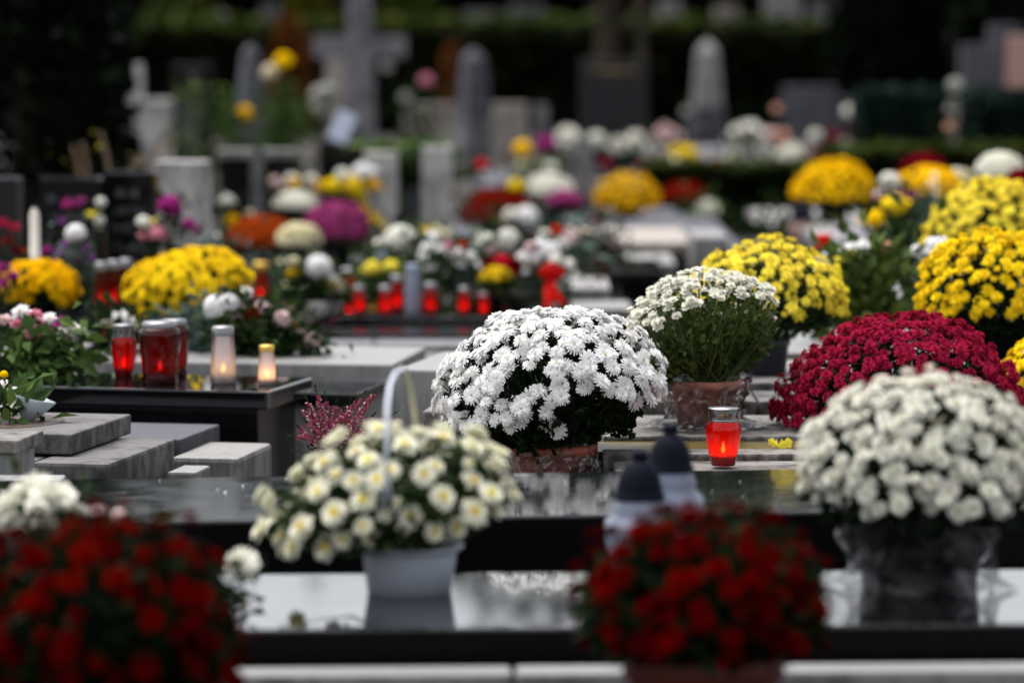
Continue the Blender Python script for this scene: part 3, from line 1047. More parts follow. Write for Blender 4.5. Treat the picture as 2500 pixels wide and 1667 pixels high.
def hedge_box(label, x0, x1, y0, y1, z0, z1, leaf, n, size, name="hedge", cat="hedge", top_leaf=None, seed=0, core="leaf_hedge", group=None):
    """A clipped hedge: a dark twiggy core and leaves over its faces, the lit top fresher."""
    rng = np.random.default_rng(seed)
    t = thing(name, label, cat, ((x0 + x1) / 2, (y0 + y1) / 2, z0), 0, group)
    hx, hy, h = (x1 - x0) / 2, (y1 - y0) / 2, z1 - z0
    block("core", core, -hx + size, hx - size, -hy + size, hy - size, 0.0, h - size * 0.9, t, 0.0)
    def pts(k, top):
        u = rng.uniform(-1, 1, (k, 3))
        p = np.zeros((k, 3)); dr = np.zeros((k, 3))
        if top:
            p[:, 0] = u[:, 0] * hx; p[:, 1] = u[:, 1] * hy; p[:, 2] = h - size * 0.5 + 0.35 * size * rng.normal(size=k)
            dr[:, 2] = 1
        else:
            f = rng.choice(3, k, p=[0.74, 0.13, 0.13])
            for i in range(k):
                zz = (u[i, 2] * 0.5 + 0.5) * h
                if f[i] == 0: p[i] = (u[i, 0] * hx, -hy + size * 0.4 * abs(u[i, 1]), zz); dr[i] = (0, -1, 0.3)
                elif f[i] == 1: p[i] = (-hx + size * 0.4 * abs(u[i, 1]), u[i, 0] * hy, zz); dr[i] = (-1, 0, 0.3)
                else: p[i] = (hx - size * 0.4 * abs(u[i, 1]), u[i, 0] * hy, zz); dr[i] = (1, 0, 0.3)
        p += rng.normal(size=(k, 3)) * size * 0.25
        dr += rng.normal(size=(k, 3)) * 0.7
        return p, dr
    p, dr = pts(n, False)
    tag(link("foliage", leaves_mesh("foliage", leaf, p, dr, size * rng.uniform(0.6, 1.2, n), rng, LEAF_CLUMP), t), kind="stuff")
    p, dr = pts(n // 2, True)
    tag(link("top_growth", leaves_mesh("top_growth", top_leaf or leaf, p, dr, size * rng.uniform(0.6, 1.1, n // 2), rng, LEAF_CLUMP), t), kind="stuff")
    return t

def tree(label, x, y, h, cr, trunk_r, crown_z, leaf="leaf_evergreen", n=2600, size=0.30, seed=0, name="tree", bark="bark", group=None, cone=0.0, cat="tree"):
    rng = np.random.default_rng(seed); pr = random.Random(seed)
    t = thing(name, label, cat, (x, y, 0), 0, group)
    mb = MB()
    lean = pr.uniform(-0.15, 0.15)
    pts = [Vector((lean * k * 0.3, 0, h * 0.9 * k / 6)) + Vector((pr.gauss(0, 0.03), pr.gauss(0, 0.03), 0)) for k in range(7)]
    mb.tube(pts, [trunk_r * (1.25 if k == 0 else 1 - 0.13 * k) for k in range(7)], 10)
    lobes = []
    for k in range(12):
        a = pr.uniform(0, 6.28); zz = crown_z + (h - crown_z) * (0.05 + 0.72 * (k + pr.random()) / 12)
        s0 = Vector((0, 0, max(0.5, zz - 0.8)))
        rr = cr * (1 - cone * (zz - crown_z) / (h - crown_z)) * pr.uniform(0.45, 0.75)
        e = Vector((math.cos(a) * rr, math.sin(a) * rr, zz + 0.3))
        mb.tube([s0, s0.lerp(e, 0.5) + Vector((0, 0, 0.15)), e], [trunk_r * 0.35, trunk_r * 0.25, trunk_r * 0.08], 6)
        lobes.append((e, cr * pr.uniform(0.35, 0.6)))
    mb.build("trunk", bark, t)
    lobes.append((Vector((0, 0, crown_z + (h - crown_z) * 0.5)), cr * 0.75))
    lobes.append((Vector((0, 0, h - cr * 0.4)), cr * 0.45))
    pos, dirs = [], []
    for i in range(n):
        c, r = lobes[pr.randrange(len(lobes))]
        v = Vector((pr.gauss(0, 1), pr.gauss(0, 1), pr.gauss(0, 1))).normalized()
        rr = r * (0.55 + 0.5 * pr.random())
        p = c + Vector((v.x * rr, v.y * rr, v.z * rr * 0.85))
        if p.z < crown_z - 0.6: p.z = crown_z + pr.uniform(-0.6, 0.4)
        pos.append(p); dirs.append(v + Vector((pr.gauss(0, 0.5), pr.gauss(0, 0.5), pr.gauss(0, 0.5))))
    tag(link("crown", leaves_mesh("crown", leaf, pos, dirs, size * rng.uniform(0.6, 1.3, n), rng, LEAF_CLUMP), t), kind="stuff")
    return t

def grave_w(label, x0, x1, d0, d1, z, th, mat, plinth=None, yaw=0.0, inset=0.05, name="grave", group=None, bev=0.006, pivot='c'):
    """pivot 'c': turned about the middle of the front edge; 'r': about its right-hand front corner (x1, d0)."""
    L, dp = x1 - x0, d1 - d0
    ox, lx0, lx1 = ((x0 + x1) / 2, -L / 2, L / 2) if pivot == 'c' else (x1, -L, 0.0)
    t = thing(name, label, "grave", (ox, d0, 0), yaw, group)
    block("cover_slab", mat, lx0, lx1, 0, dp, z - th, z, t, bev)
    if plinth:
        block("plinth", plinth, lx0 + inset, lx1 - inset, inset, dp - inset, 0.0, z - th - 0.002, t, 0.003)
    return t

def slab_c(label, rf, z, yaw, L, depth, th, mat, plinth, inset=0.05, **kw):
    A = on_z(rf[0], rf[1], z)
    return grave_w(label, A.x - L, A.x, A.y, A.y + depth, z, th, mat, plinth, yaw, inset, pivot='r', **kw)

def kerb_w(label, x0, x1, d0, d1, z0, z1, mat, n=1, yaw=0.0, name="kerb", cat="kerb", bev=0.008):
    t = thing(name, label, cat, ((x0 + x1) / 2, d0, z0), yaw)
    rng = random.Random(int(d0 * 1000))
    L = x1 - x0
    xs = [-L / 2 + L * i / n + (rng.uniform(-0.06, 0.06) if 0 < i < n else 0) for i in range(n + 1)]
    for i in range(n):
        block("stone", mat, xs[i] + 0.003, xs[i + 1] - 0.003, rng.uniform(0, 0.008), d1 - d0, 0, z1 - z0 - rng.uniform(0, 0.006), t, bev)
    return t

# ================================================================== the ground, the wooded slope behind
mb = MB()
xs = [-260, -150, -90, -60, -40, -25, -12, 0, 12, 25, 40, 60, 90, 150, 260]
ys = [-60, -20, 0, 5, 10, 20, 30, 45, 60, 72, 84, 96, 110, 130, 160, 220, 400]
def hz(x, y):
    return 0.0 if y < 72 else 9.0 * (1 - math.cos(min(1.0, (y - 72) / 70.0) * math.pi)) / 2 * (1 + 0.08 * math.sin(x * 0.07))
V = [(x, y, hz(x, y)) for y in ys for x in xs]
nx = len(xs)
mb.add(V, [(j * nx + i, j * nx + i + 1, (j + 1) * nx + i + 1, (j + 1) * nx + i) for j in range(len(ys) - 1) for i in range(nx - 1)], 0, True)
tag(mb.build("ground", "ground_gravel"), kind="structure")

# trees whose crowns close the view and whose tops stand about eight degrees high
TREES = [(-17.5, 67, 8.5, 3.7), (-12.4, 69, 8.8, 3.9), (-7.6, 66, 8.4, 3.7), (-3.2, 69, 8.8, 3.8), (1.4, 67, 8.5, 3.8), (5.8, 69, 8.8, 3.9), (10.2, 66, 8.4, 3.7), (15.0, 68, 8.6, 3.8), (20.0, 67, 8.4, 3.7)]
LAB = ["tall dark evergreen beyond the hedge, outermost on the conifer side", "broad dark tree rising behind the tall conifer shrub", "dark tree beyond the hedge behind the pale stepped monument",
       "tall dark tree beyond the hedge behind the great stone cross", "dark tree beyond the hedge behind the narrow grey obelisk", "broad dark tree beyond the hedge behind the tall pale obelisk",
       "dark tree beyond the hedge above the square clipped bush", "broad dark tree beyond the hedge behind the pink and grey monuments", "dark tree beyond the hedge, outermost past the pink monument"]
for i, (x, y, h, cr) in enumerate(TREES):
    tree(LAB[i], x, y, h, cr, 0.22, 2.4, n=5600, size=0.34, seed=20 + i, group="trees beyond the hedge")
hedge_box("high dark evergreen screen at the back of the cemetery", -24, 26, 80, 82, 1.0, 5.6, "leaf_evergreen", 9000, 0.34, name="evergreen_screen", seed=4)
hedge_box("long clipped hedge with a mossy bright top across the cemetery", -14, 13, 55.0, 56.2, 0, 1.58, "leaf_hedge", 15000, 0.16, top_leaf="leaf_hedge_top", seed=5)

# bare trunks between the stones and the hedge
def trunk_tree(label, cx, d, w, lean, seed, crown="leaf_evergreen"):
    a = P(cx, 200, d)
    r = m_of(w, d) / 2
    t = thing("tree", label, "tree", (a.x, d, 0))
    pr = random.Random(seed)
    mb = MB()
    pts = [Vector((lean * k + pr.gauss(0, 0.02), pr.gauss(0, 0.02), 0.55 * k)) for k in range(9)]
    mb.tube(pts, [r * (1.35 if k == 0 else 1.08 - 0.05 * k) for k in range(9)], 10)
    for k in range(5):
        s = pts[5 + k % 3]
        an = pr.uniform(0, 6.28)
        e = s + Vector((math.cos(an) * 1.1, math.sin(an) * 1.1, 0.9))
        mb.tube([s, s.lerp(e, 0.5), e], [r * 0.5, r * 0.35, r * 0.12], 6)
    mb.build("trunk", "bark", t)
    rng = np.random.default_rng(seed)
    n = 900
    p = rng.normal(size=(n, 3)) * np.array([0.95, 0.9, 0.55]) + np.array([lean * 8, 0, 4.6])
    tag(link("crown", leaves_mesh("crown", crown, p, rng.normal(size=(n, 3)), 0.22 * rng.uniform(0.6, 1.2, n), rng, LEAF_CLUMP), t), kind="stuff")
trunk_tree("brown bare tree trunk rising behind the black headstone with gold lettering", 1478, 50.0, 62, 0.004, 3)
trunk_tree("thin brown tree trunk beside the black headstone with gold lettering", 1572, 38.0, 30, -0.02, 4)

# the tall conifer shrub on the left and the dark shrub mass on the right
def shrub(label, x, y, r, h, leaf, n, size, seed, name="conifer_shrub"):
    t = thing(name, label, "shrub", (x, y, 0))
    rng = np.random.default_rng(seed)
    mb = MB(); mb.tube([(0, 0, 0), (0.02, 0, h * 0.5), (0, 0, h * 0.92)], [0.06, 0.05, 0.015], 8)
    mb.build("trunk", "bark", t)
    u = rng.random(n) ** 0.8
    a = rng.uniform(0, 6.283, n)
    rad = r * np.sqrt(np.clip(1 - u ** 2.6, 0.02, 1)) * (0.60 + 0.42 * rng.random(n)) * (1 + 0.12 * np.sin(a * 5 + u * 9))
    p = np.stack([rad * np.cos(a), rad * np.sin(a), 0.05 + u * h], 1)
    d = np.stack([np.cos(a), np.sin(a), 0.5 + 0 * a], 1) + rng.normal(size=(n, 3)) * 0.45
    tag(link("crown", leaves_mesh("crown", leaf, p, d, size * rng.uniform(0.6, 1.2, n), rng, LEAF_CLUMP), t), kind="stuff")
    return t
shrub("tall black-green conifer shrub behind the dark headstones", P(15, 100, 21.5).x, 22.2, 0.52, 3.6, "leaf_evergreen", 7000, 0.10, 1)
shrub("second dark conifer shrub, half behind the taller one", P(170, 100, 25.0).x, 25.5, 0.36, 3.0, "leaf_evergreen", 4200, 0.10, 2)
shrub("dark broad shrub behind the square clipped bush", P(2190, 100, 47).x, 47.5, 0.75, 3.4, "leaf_evergreen", 4200, 0.16, 3, name="evergreen_shrub")
shrub("dark shrub between the square bush and the grey monument", P(2360, 100, 46).x, 48.5, 0.85, 3.8, "leaf_evergreen", 4200, 0.16, 4, name="evergreen_shrub")
shrub("dark shrub rising behind the pink monument", P(2530, 100, 44).x, 46.0, 0.7, 3.6, "leaf_evergreen", 3600, 0.16, 6, name="evergreen_shrub")
shrub("rusty brown shrub in front of the hedge near the yellow roses", P(690, 100, 52).x, 53.6, 0.28, 1.62, "leaf_rust", 900, 0.12, 5, name="rust_shrub")
shrub("small rusty shrub beside the narrow grey obelisk", P(1105, 100, 52).x, 53.4, 0.16, 1.25, "leaf_rust", 420, 0.10, 7, name="rust_shrub")
shrub("mossy green shrub above the hedge near the white monument top", P(440, 20, 60).x, 60, 0.7, 2.1, "leaf_hedge_top", 1500, 0.16, 8, name="green_shrub")
shrub("olive green shrub above the hedge beside the great cross", P(1000, 20, 61).x, 61, 0.6, 2.2, "leaf_hedge_top", 1500, 0.16, 9, name="green_shrub")
shrub("ochre leafed shrub above the hedge between trunk and cross", P(735, 20, 60).x, 62, 0.5, 2.2, "leaf_yellowing", 700, 0.14, 10, name="green_shrub")

# monuments whose tops show over the hedge
stele("white rounded monument top above the hedge", 500, 25, 562, 62, 0.3, "stone_white", arch=0.2, name="monument", cat="monument")
stele("grey square monument top above the hedge by the trees", 640, 8, 680, 63, 0.3, "stone_grey", name="monument", cat="monument")
stele("low grey monument above the hedge beside the great cross", 1130, 28, 1210, 64, 0.3, "stone_grey", name="monument", cat="monument")
stele("broad grey monument above the hedge near the brown trunk", 1240, 12, 1330, 65, 0.3, "stone_grey", name="monument", cat="monument")
stele("small pale monument above the hedge past the brown trunk", 1605, -5, 1662, 62, 0.3, "stone_pale", arch=0.15, name="monument", cat="monument")
stele("tall white monument cut by the upper picture edge above the hedge", 1866, -60, 1952, 61, 0.35, "stone_white", name="monument", cat="monument")
stele("grey monument above the hedge beside the tall white one", 1980, 5, 2045, 63, 0.3, "stone_grey", name="monument", cat="monument")
stele("dim brown monument above the hedge, second past the trunk", 1745, 14, 1800, 64, 0.3, "stone_beige", name="monument", cat="monument")

# ================================================================== background stones
# pale stepped monument
t = thing("headstone", "pale stepped headstone with a tall pillar at one end", "headstone", (P(367, 300, 30).x, 30, 0), 0.05)
w = m_of(112, 30)
block("slab", "stone_marble", -w / 2, w / 2, -0.11, 0.11, 0.0, P(0, 243, 30).z, t, 0.012)
block("pillar", "stone_marble", -w / 2 + 0.015, -w / 2 + m_of(40, 30), -0.10, 0.10, P(0, 243, 30).z + 0.002, P(0, 158, 30).z, t, 0.012, taper=0.12)
stele("blue-black headstone behind rose leaves", 420, 158, 520, 33, 0.14, "granite_black", name="headstone", lettering=0)
stele("small dark grey stone below the blue-black headstone", 440, 255, 480, 31, 0.12, "stone_slate")
obelisk("slim grey obelisk behind the yellow roses", 612, 108, 34, 74, 315, 31, "stone_slate", "stone_slate")
# the great cross
d = 35.0
t = thing("stone_cross", "great weathered grey stone cross rising out of the picture", "cross", (P(878, 100, d).x, d, 0), 0.06)
s = m_of(1, d)
block("base", "stone_grey", -75 * s, 75 * s, -0.22, 0.22, 0, 0.38, t, 0.015)
block("shaft", "stone_grey", -42 * s, 42 * s, -0.12, 0.12, 0.381, 2.25, t, 0.012, taper=0.38)
zc = P(0, 116, d).z
block("arm", "stone_grey", -113 * s, -26 * s, -0.085, 0.085, zc - 26 * s, zc + 26 * s, t, 0.012)
block("arm", "stone_grey", 26 * s, 113 * s, -0.085, 0.085, zc - 26 * s, zc + 26 * s, t, 0.012)
stele("narrow beige headstone standing behind the great cross", 795, 105, 850, 37, 0.16, "stone_beige")
obelisk("narrow grey obelisk with pointed top near the black monument", 1156, 118, 46, 70, 292, 40, "stone_slate", "stone_grey")
obelisk("tall pale tapering obelisk on a grey pedestal", 1727, 98, 46, 66, 262, 45, "stone_pale", "stone_slate", yaw=0.1)
stele("beige square headstone behind the leafy planter", 985, 256, 1108, 36, 0.16, "stone_beige")
stele("small beige headstone beside the narrow grey obelisk", 1203, 254, 1288, 39, 0.16, "stone_beige")
stele("thin brown-grey post stone beside the black monument", 1305, 258, 1338, 37, 0.12, "stone_grey")
stele("big black headstone with gold lettering in front of the trunk", 1415, 146, 1578, 36.5, 0.16, "granite_graphite", lettering=1, letter="letter_gold")
stele("dark slate headstone between the pale obelisk and the square bush", 1912, 212, 2042, 44, 0.16, "stone_slate")
stele("grey headstone in front of the hedge right of the slate one", 2052, 240, 2100, 46, 0.14, "stone_slate")
stele("tall blue-grey monument behind the clipped bushes", 2346, 112, 2432, 38, 0.3, "stone_slate", name="monument", cat="monument")
stele("taller blue-grey monument block beside the pink one", 2415, 62, 2490, 38.6, 0.3, "stone_slate", name="monument", cat="monument")
stele("pink granite monument at the picture edge", 2462, 88, 2580, 37, 0.3, "granite_rose", name="monument", cat="monument")
stele("pale narrow stone between the two clipped bushes", 2312, 240, 2345, 35, 0.15, "stone_beige")

# clipped square bushes and the low hedge
def hb(label, x0, x1, yt, d, dep, leaf, n, size, **kw):
    a, b = P(x0, yt, d), P(x1, yt, d)
    return hedge_box(label, a.x, b.x, d, d + dep, 0, a.z, leaf, n, size, **kw)
hb("square clipped dark bush left of the pale narrow stone", 2108, 2312, 232, 30, 0.6, "leaf_box", 2600, 0.07, name="clipped_bush", cat="bush", seed=3)
hb("clipped dark bush at the picture edge before the pink monument", 2372, 2560, 234, 30, 0.6, "leaf_box", 2600, 0.07, name="clipped_bush", cat="bush", seed=7)
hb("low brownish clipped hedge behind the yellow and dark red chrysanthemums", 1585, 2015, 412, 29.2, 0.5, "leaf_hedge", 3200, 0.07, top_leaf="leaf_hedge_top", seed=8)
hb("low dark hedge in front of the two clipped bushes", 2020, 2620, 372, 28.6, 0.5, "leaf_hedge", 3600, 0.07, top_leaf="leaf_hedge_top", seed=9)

# left dark headstones
stele("grey headstone with a pale edge at the left picture border", -60, 432, 52, 16.6, 0.10, "granite_graphite", "stone_slate", yaw=-0.2)
stele("black polished headstone beside the white post", 100, 432, 250, 18.0, 0.09, "granite_black", yaw=-0.22, lettering=3)
stele("black polished headstone next to the pale concrete one", 258, 418, 385, 18.2, 0.09, "granite_black", yaw=-0.22, lettering=5)
stele("pale concrete headstone with a sloping top", 382, 392, 512, 18.8, 0.12, "stone_marble", yaw=-0.15)
t = thing("memorial_candle", "tall thin white candle post before the black headstone", "candle", (P(85, 600, 16.0).x, 16.0, 0.42))
mb = MB(); mb.lathe([(0.03, 0), (0.03, 0.02), (0.021, 0.025), (0.019, P(0, 512, 16).z - 0.44), (0.008, P(0, 508, 16).z - 0.42)], 14)
mb.build("candle", "wax", t)
mb = MB(); mb.tube([(0, 0, P(0, 510, 16).z - 0.425), (0.002, 0, P(0, 505, 16).z - 0.41)], 0.002, 4); mb.build("wick", "soil", t)

# dark framed tomb with white ledges
t = thing("tomb", "black tomb frame with two white ledges on top", "tomb", (P(628, 400, 24).x, 24.0, 0), 0.0)
s = m_of(1, 24.0); zt = P(0, 372, 24).z
block("wall", "granite_black", -92 * s, -16 * s, 0, 0.12, 0, zt - 0.04, t, 0.008)
block("wall", "granite_black", 20 * s, 92 * s, 0, 0.12, 0, zt - 0.04, t, 0.008)
block("post", "stone_grey", -11 * s, 11 * s, -0.02, 0.10, 0, zt - 0.06, t, 0.008)
block("ledge", "stone_pale", -96 * s, -8 * s, -0.02, 0.16, zt - 0.038, zt + 0.012, t, 0.006)
block("ledge", "stone_pale", 10 * s, 94 * s, -0.02, 0.16, zt - 0.038, zt + 0.012, t, 0.006)
# black stone with the tilted plaque
t = thing("headstone", "low black headstone carrying a tilted pale plaque", "headstone", (P(835, 400, 26).x, 26.0, 0))
s = m_of(1, 26.0)
block("slab", "granite_black", -56 * s, 56 * s, 0, 0.16, 0, P(0, 345, 26).z, t, 0.01)
o = block("plaque", "plaque", -24 * s, 24 * s, -0.015, 0.015, 0, 80 * s, t, 0.004)
o.location = (-16 * s, 0.0, P(0, 346, 26).z); o.rotation_euler = (-0.35, 0.42, 0)
# leafy planter between two white pillars
d = 24.0
stele("white stone pillar left of the leafy planter", 890, 372, 972, d, 0.22, "stone_marble", name="stone_pillar", cat="pillar", base_h=0.1)
stele("white stone pillar right of the leafy planter", 1030, 357, 1104, d, 0.22, "stone_marble", name="stone_pillar", cat="pillar", base_h=0.1)
t = thing("planter", "light green leafy plant in a planter between white pillars", "plant", (P(1000, 450, d + 0.1).x, d + 0.1, 0))
block("box", "stone_slate", -0.11, 0.11, -0.12, 0.12, 0, 0.62, t, 0.01)
rng = np.random.default_rng(5); n = 420
a = rng.uniform(0, 6.283, n); u = rng.random(n)
p = np.stack([0.06 * np.cos(a) + rng.normal(size=n) * 0.11, 0.1 * np.sin(a) * u, 0.62 + 0.30 * u - 0.35 * (rng.random(n) ** 2) * (rng.random(n) < 0.5)], 1)
dd = np.stack([np.cos(a), np.sin(a), 0.25 + 0 * a - 0.6 * u], 1)
tag(link("foliage", leaves_mesh("foliage", "leaf_fresh", p, dd, 0.16 * rng.uniform(0.6, 1.1, n), rng, LEAF_SIMPLE), t), kind="stuff")
stele("slender grey stone post beside the yellow chrysanthemum", 1402, 335, 1446, 27.5, 0.1, "stone_grey", name="stone_post", cat="post", base_h=0.08)

# dry stalks behind the black headstones
def stalks(label, spots, d, mat, r=0.012, zb=0.0):
    a = P(spots[0][0], spots[0][1], d)
    t = thing("dry_stalks", label, "plant", (a.x, d, zb))
    for (x0, y0, x1, y1) in spots:
        p0, p1 = P(x0, y0, d) - Vector((a.x, d, zb)), P(x1, y1, d) - Vector((a.x, d, zb))
        root = Vector((p0.x * 0.4, 0, 0))
        mb = MB(); mb.tube([root, p0, p0.lerp(p1, 0.6) + Vector((0.004, 0, 0)), p1], [r, r, r * 0.9, r * 0.6], 6)
        mb.build("stalk", mat, t)
    rng = np.random.default_rng(3); n = 12
    base = [P(s[2], s[3], d) - Vector((a.x, d, zb)) for s in spots]
    p = np.array([tuple(base[i % len(base)] + Vector((rng.normal() * 0.05, rng.normal() * 0.05, -abs(rng.normal()) * 0.06))) for i in range(n)])
    tag(link("leaves", leaves_mesh("leaves", "leaf_yellowing", p, rng.normal(size=(n, 3)), 0.05 * rng.uniform(0.6, 1.2, n), rng), t), kind="stuff")
stalks("dry beige stalks sticking up behind the black headstones", [(215, 425, 200, 345), (268, 425, 245, 320), (195, 420, 175, 355), (310, 425, 345, 380)], 19.2, "stem_dry", 0.013)
stalks("dry yellowed stalks before the pale stepped headstone", [(370, 395, 392, 330), (400, 395, 420, 322), (355, 400, 330, 375)], 20.0, "stem_dry", 0.007)

# climbing roses
bouquet("rose bush with a yellow and a cream bloom, leaning on the grey obelisk", 0.0, 28.0, 690,
        [(693, 153, 44, "rose", "petal_gold"), (660, 180, 42, "rose", "petal_cream")], leaves=(520, 0.11, 0.075, "leaf_fresh"), name="rose_bush", cat="rose bush", seed=3, leaf_c=(690, 240), shape=LEAF_SIMPLE)
bouquet("rose bush with a single orange bloom", 0.0, 27.5, 570, [(597, 280, 40, "rose", "petal_gold")], leaves=(300, 0.08, 0.07, "leaf_fresh"), name="rose_bush", cat="rose bush", seed=4, leaf_c=(560, 245))
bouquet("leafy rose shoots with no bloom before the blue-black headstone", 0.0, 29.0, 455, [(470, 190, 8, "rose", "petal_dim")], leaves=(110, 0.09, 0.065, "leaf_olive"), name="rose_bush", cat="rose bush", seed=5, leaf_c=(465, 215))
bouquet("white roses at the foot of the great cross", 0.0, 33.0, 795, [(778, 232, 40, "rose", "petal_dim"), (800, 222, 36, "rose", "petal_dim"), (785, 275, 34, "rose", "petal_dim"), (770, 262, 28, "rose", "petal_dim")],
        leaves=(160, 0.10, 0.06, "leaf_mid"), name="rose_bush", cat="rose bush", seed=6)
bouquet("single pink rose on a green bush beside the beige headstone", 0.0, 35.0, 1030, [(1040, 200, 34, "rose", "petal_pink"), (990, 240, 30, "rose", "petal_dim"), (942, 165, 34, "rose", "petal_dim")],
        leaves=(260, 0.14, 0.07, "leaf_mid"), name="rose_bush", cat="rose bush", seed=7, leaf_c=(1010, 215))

# ================================================================== graves, from the back to the front
def X(px, d):
    return (px - 1250.0) * d / FPX

grave_w("far slate grave cover crowded with white flowers", X(1170, 33), X(1640, 33), 31.5, 35.0, 0.30, 0.08, "stone_slate", "stone_slate")
grave_w("far pale grave cover at the foot of the tall pale obelisk", X(1640, 36), X(2090, 36), 33.0, 40.0, 0.34, 0.08, "stone_grey", "stone_slate")
grave_w("grey grave cover under the round yellow chrysanthemum by the low hedge", X(1090, 25), X(1780, 25), 23.2, 28.4, 0.27, 0.07, "stone_slate", "stone_slate")
grave_w("grave cover under the deep yellow dome and grey lantern", X(1880, 24), X(2160, 24), 23.2, 26.4, 0.36, 0.07, "stone_pale", "stone_grey")
grave_w("grave cover carrying the amber and dark red chrysanthemums", X(2165, 19), X(2620, 19), 17.4, 22.6, 0.45, 0.06, "stone_grey", "stone_slate")
grave_w("pale grave slab with a dark plinth beside the pink spray", X(1440, 21.4), X(1690, 21.4), 21.3, 22.9, 0.42, 0.07, "stone_beige", "granite_black")
grave_w("short white grave block before the slab with dark plinth", X(1538, 20.2), X(1650, 20.2), 20.1, 21.0, 0.38, 0.09, "stone_pale", "stone_pale")
grave_w("white upright block beside the slab with dark plinth", X(1690, 20.8), X(1775, 20.8), 20.6, 21.4, 0.49, 0.2, "stone_pale", "stone_pale")
grave_w("white bench-like grave slab behind the yellow globe blooms", X(1990, 21.5), X(2140, 21.5), 21.2, 22.6, 0.44, 0.08, "stone_white", "stone_pale")
grave_w("broad grey grave cover under the orange and purple chrysanthemums", X(470, 20), X(960, 20), 18.8, 22.4, 0.28, 0.07, "granite_grey", "stone_slate")
grave_w("black grave cover with the row of small red lamps", X(600, 17.4), X(1345, 17.4), 17.4, 18.7, 0.31, 0.024, "granite_mirror", "granite_black", inset=0.01)
grave_w("polished lower ledge that mirrors the row of red lamps", X(600, 17.2), X(1345, 17.2), 16.85, 17.39, 0.281, 0.05, "granite_mirror", "stone_slate", inset=0.0, name="grave_ledge")
kerb_w("grey kerb step below the mirroring ledge", X(690, 16.8), X(1190, 16.8), 16.5, 16.83, 0.0, 0.255, "stone_grey", 2)
kerb_w("pale grey kerb step lower down before the row of red lamps", X(700, 16.3), X(1150, 16.3), 16.1, 16.45, 0.0, 0.235, "stone_kerb", 2)
grave_w("pale stone step beside the red foil pots", X(1345, 17.9), X(1490, 17.9), 17.8, 18.6, 0.41, 0.07, "stone_pale", "stone_pale")
grave_w("pale lower stone step in front of the one beside red foil", X(1395, 17.4), X(1540, 17.4), 17.2, 17.7, 0.36, 0.08, "stone_pale", "stone_pale")
grave_w("small dark grave cover behind the pale stone steps", X(1490, 19), X(1620, 19), 18.8, 19.8, 0.42, 0.06, "granite_black", "granite_black")
grave_w("dark grave cover between pale steps and white chrysanthemum", X(1545, 17), X(1680, 17), 16.7, 17.6, 0.36, 0.06, "granite_black", "granite_black")
grave_w("black grave cover under the broad yellow chrysanthemum and three red lamps", X(-160, 15.4), X(720, 15.4), 14.75, 16.6, 0.44, 0.06, "granite_black", "granite_black", yaw=-0.08)
grave_w("grave cover under the pale yellow chrysanthemum at the picture edge", X(2210, 15.5), X(2640, 15.5), 14.95, 16.6, 0.52, 0.06, "stone_grey", "stone_slate")
grave_w("white marble grave cover behind the crimson chrysanthemum", X(1870, 14), X(2700, 14), 13.75, 14.9, 0.46, 0.05, "stone_white", "granite_black", inset=0.06)
grave_w("pale block of stone behind the white marble cover", X(2150, 15.6), X(2205, 15.6), 15.0, 16.0, 0.50, 0.1, "stone_pale", "stone_pale")
slab_c("long cream grave cover behind the clear candle", (959, 890), 0.44, -0.14, 1.55, 0.72, 0.056, "stone_white", "stone_white", inset=0.03)
slab_c("grey grave cover on a white base next to the candles", (872, 962), 0.41, -0.18, 0.52, 0.60, 0.04, "granite_black", "stone_white", inset=0.02)
kerb_w("white stone grave side behind the thin handle of the basket", X(962, 12.4), X(1104, 12.4), 12.35, 13.05, 0.0, 0.53, "stone_white", 1, yaw=-0.2, name="grave", cat="grave", bev=0.01)
kerb_w("pale capstone peeping out behind the big white chrysanthemum", X(1028, 11.6), X(1150, 11.6), 11.55, 12.0, 0.0, 0.474, "stone_kerb", 1, yaw=-0.12, name="capstone", cat="stone block")
slab_c("black polished grave cover with red and clear candles on it", (652, 956), 0.476, -0.24, 1.55, 0.50, 0.058, "granite_mirror", "granite_black", inset=0.045)
# weathered left graves
t = slab_c("stained concrete grave slab with a sunken oval, left of the heather", (175, 1060), 0.465, -0.20, 1.0, 0.58, 0.060, "stone_weathered", None)
mb = MB(); mb.lathe([(0.17, 0.0), (0.001, 0.001)], 28, 0, True, ax=1.0, ay=1.25)
mb.build("oval_panel", "granite_brown", t, (-0.30, 0.30, 0.4665))
C2 = on_z(265, 1132, 0.40)
t = thing("grave_plinth", "mossy stained plinth under the concrete slab with oval", "grave", (C2.x, C2.y, 0), -0.20)
block("stone", "stone_weathered", -0.225, 0, 0, 0.66, 0, 0.40, t, 0.010)
block("stone", "stone_weathered", -1.05, -0.238, 0.006, 0.66, 0, 0.397, t, 0.010)
slab_c("dark slate grave slab behind the stained plinth", (440, 1072), 0.385, -0.20, 0.75, 0.44, 0.055, "stone_slate", "stone_slate", inset=0.03)
kerb_w("pale stained end stone beside the slate slab", X(418, 11.6), X(590, 11.6), 11.45, 11.88, 0.0, 0.345, "stone_pale", 1, yaw=-0.18, name="end_stone", cat="stone block", bev=0.014)
kerb_w("small white block in front of the pale stained end stone", X(402, 11.2), X(478, 11.2), 11.16, 11.34, 0.0, 0.335, "stone_white", 1, yaw=-0.18, name="stone_block", cat="stone block")
t = thing("stone_pillar", "short pale pillar with a cap at the left picture border", "pillar", (X(-60, 10.3), 10.28, 0), -0.15)
block("shaft", "stone_white", -0.13, 0.098, 0, 0.22, 0, 0.488, t, 0.006)
block("cap", "stone_kerb", -0.15, 0.118, -0.02, 0.24, 0.490, 0.528, t, 0.006)
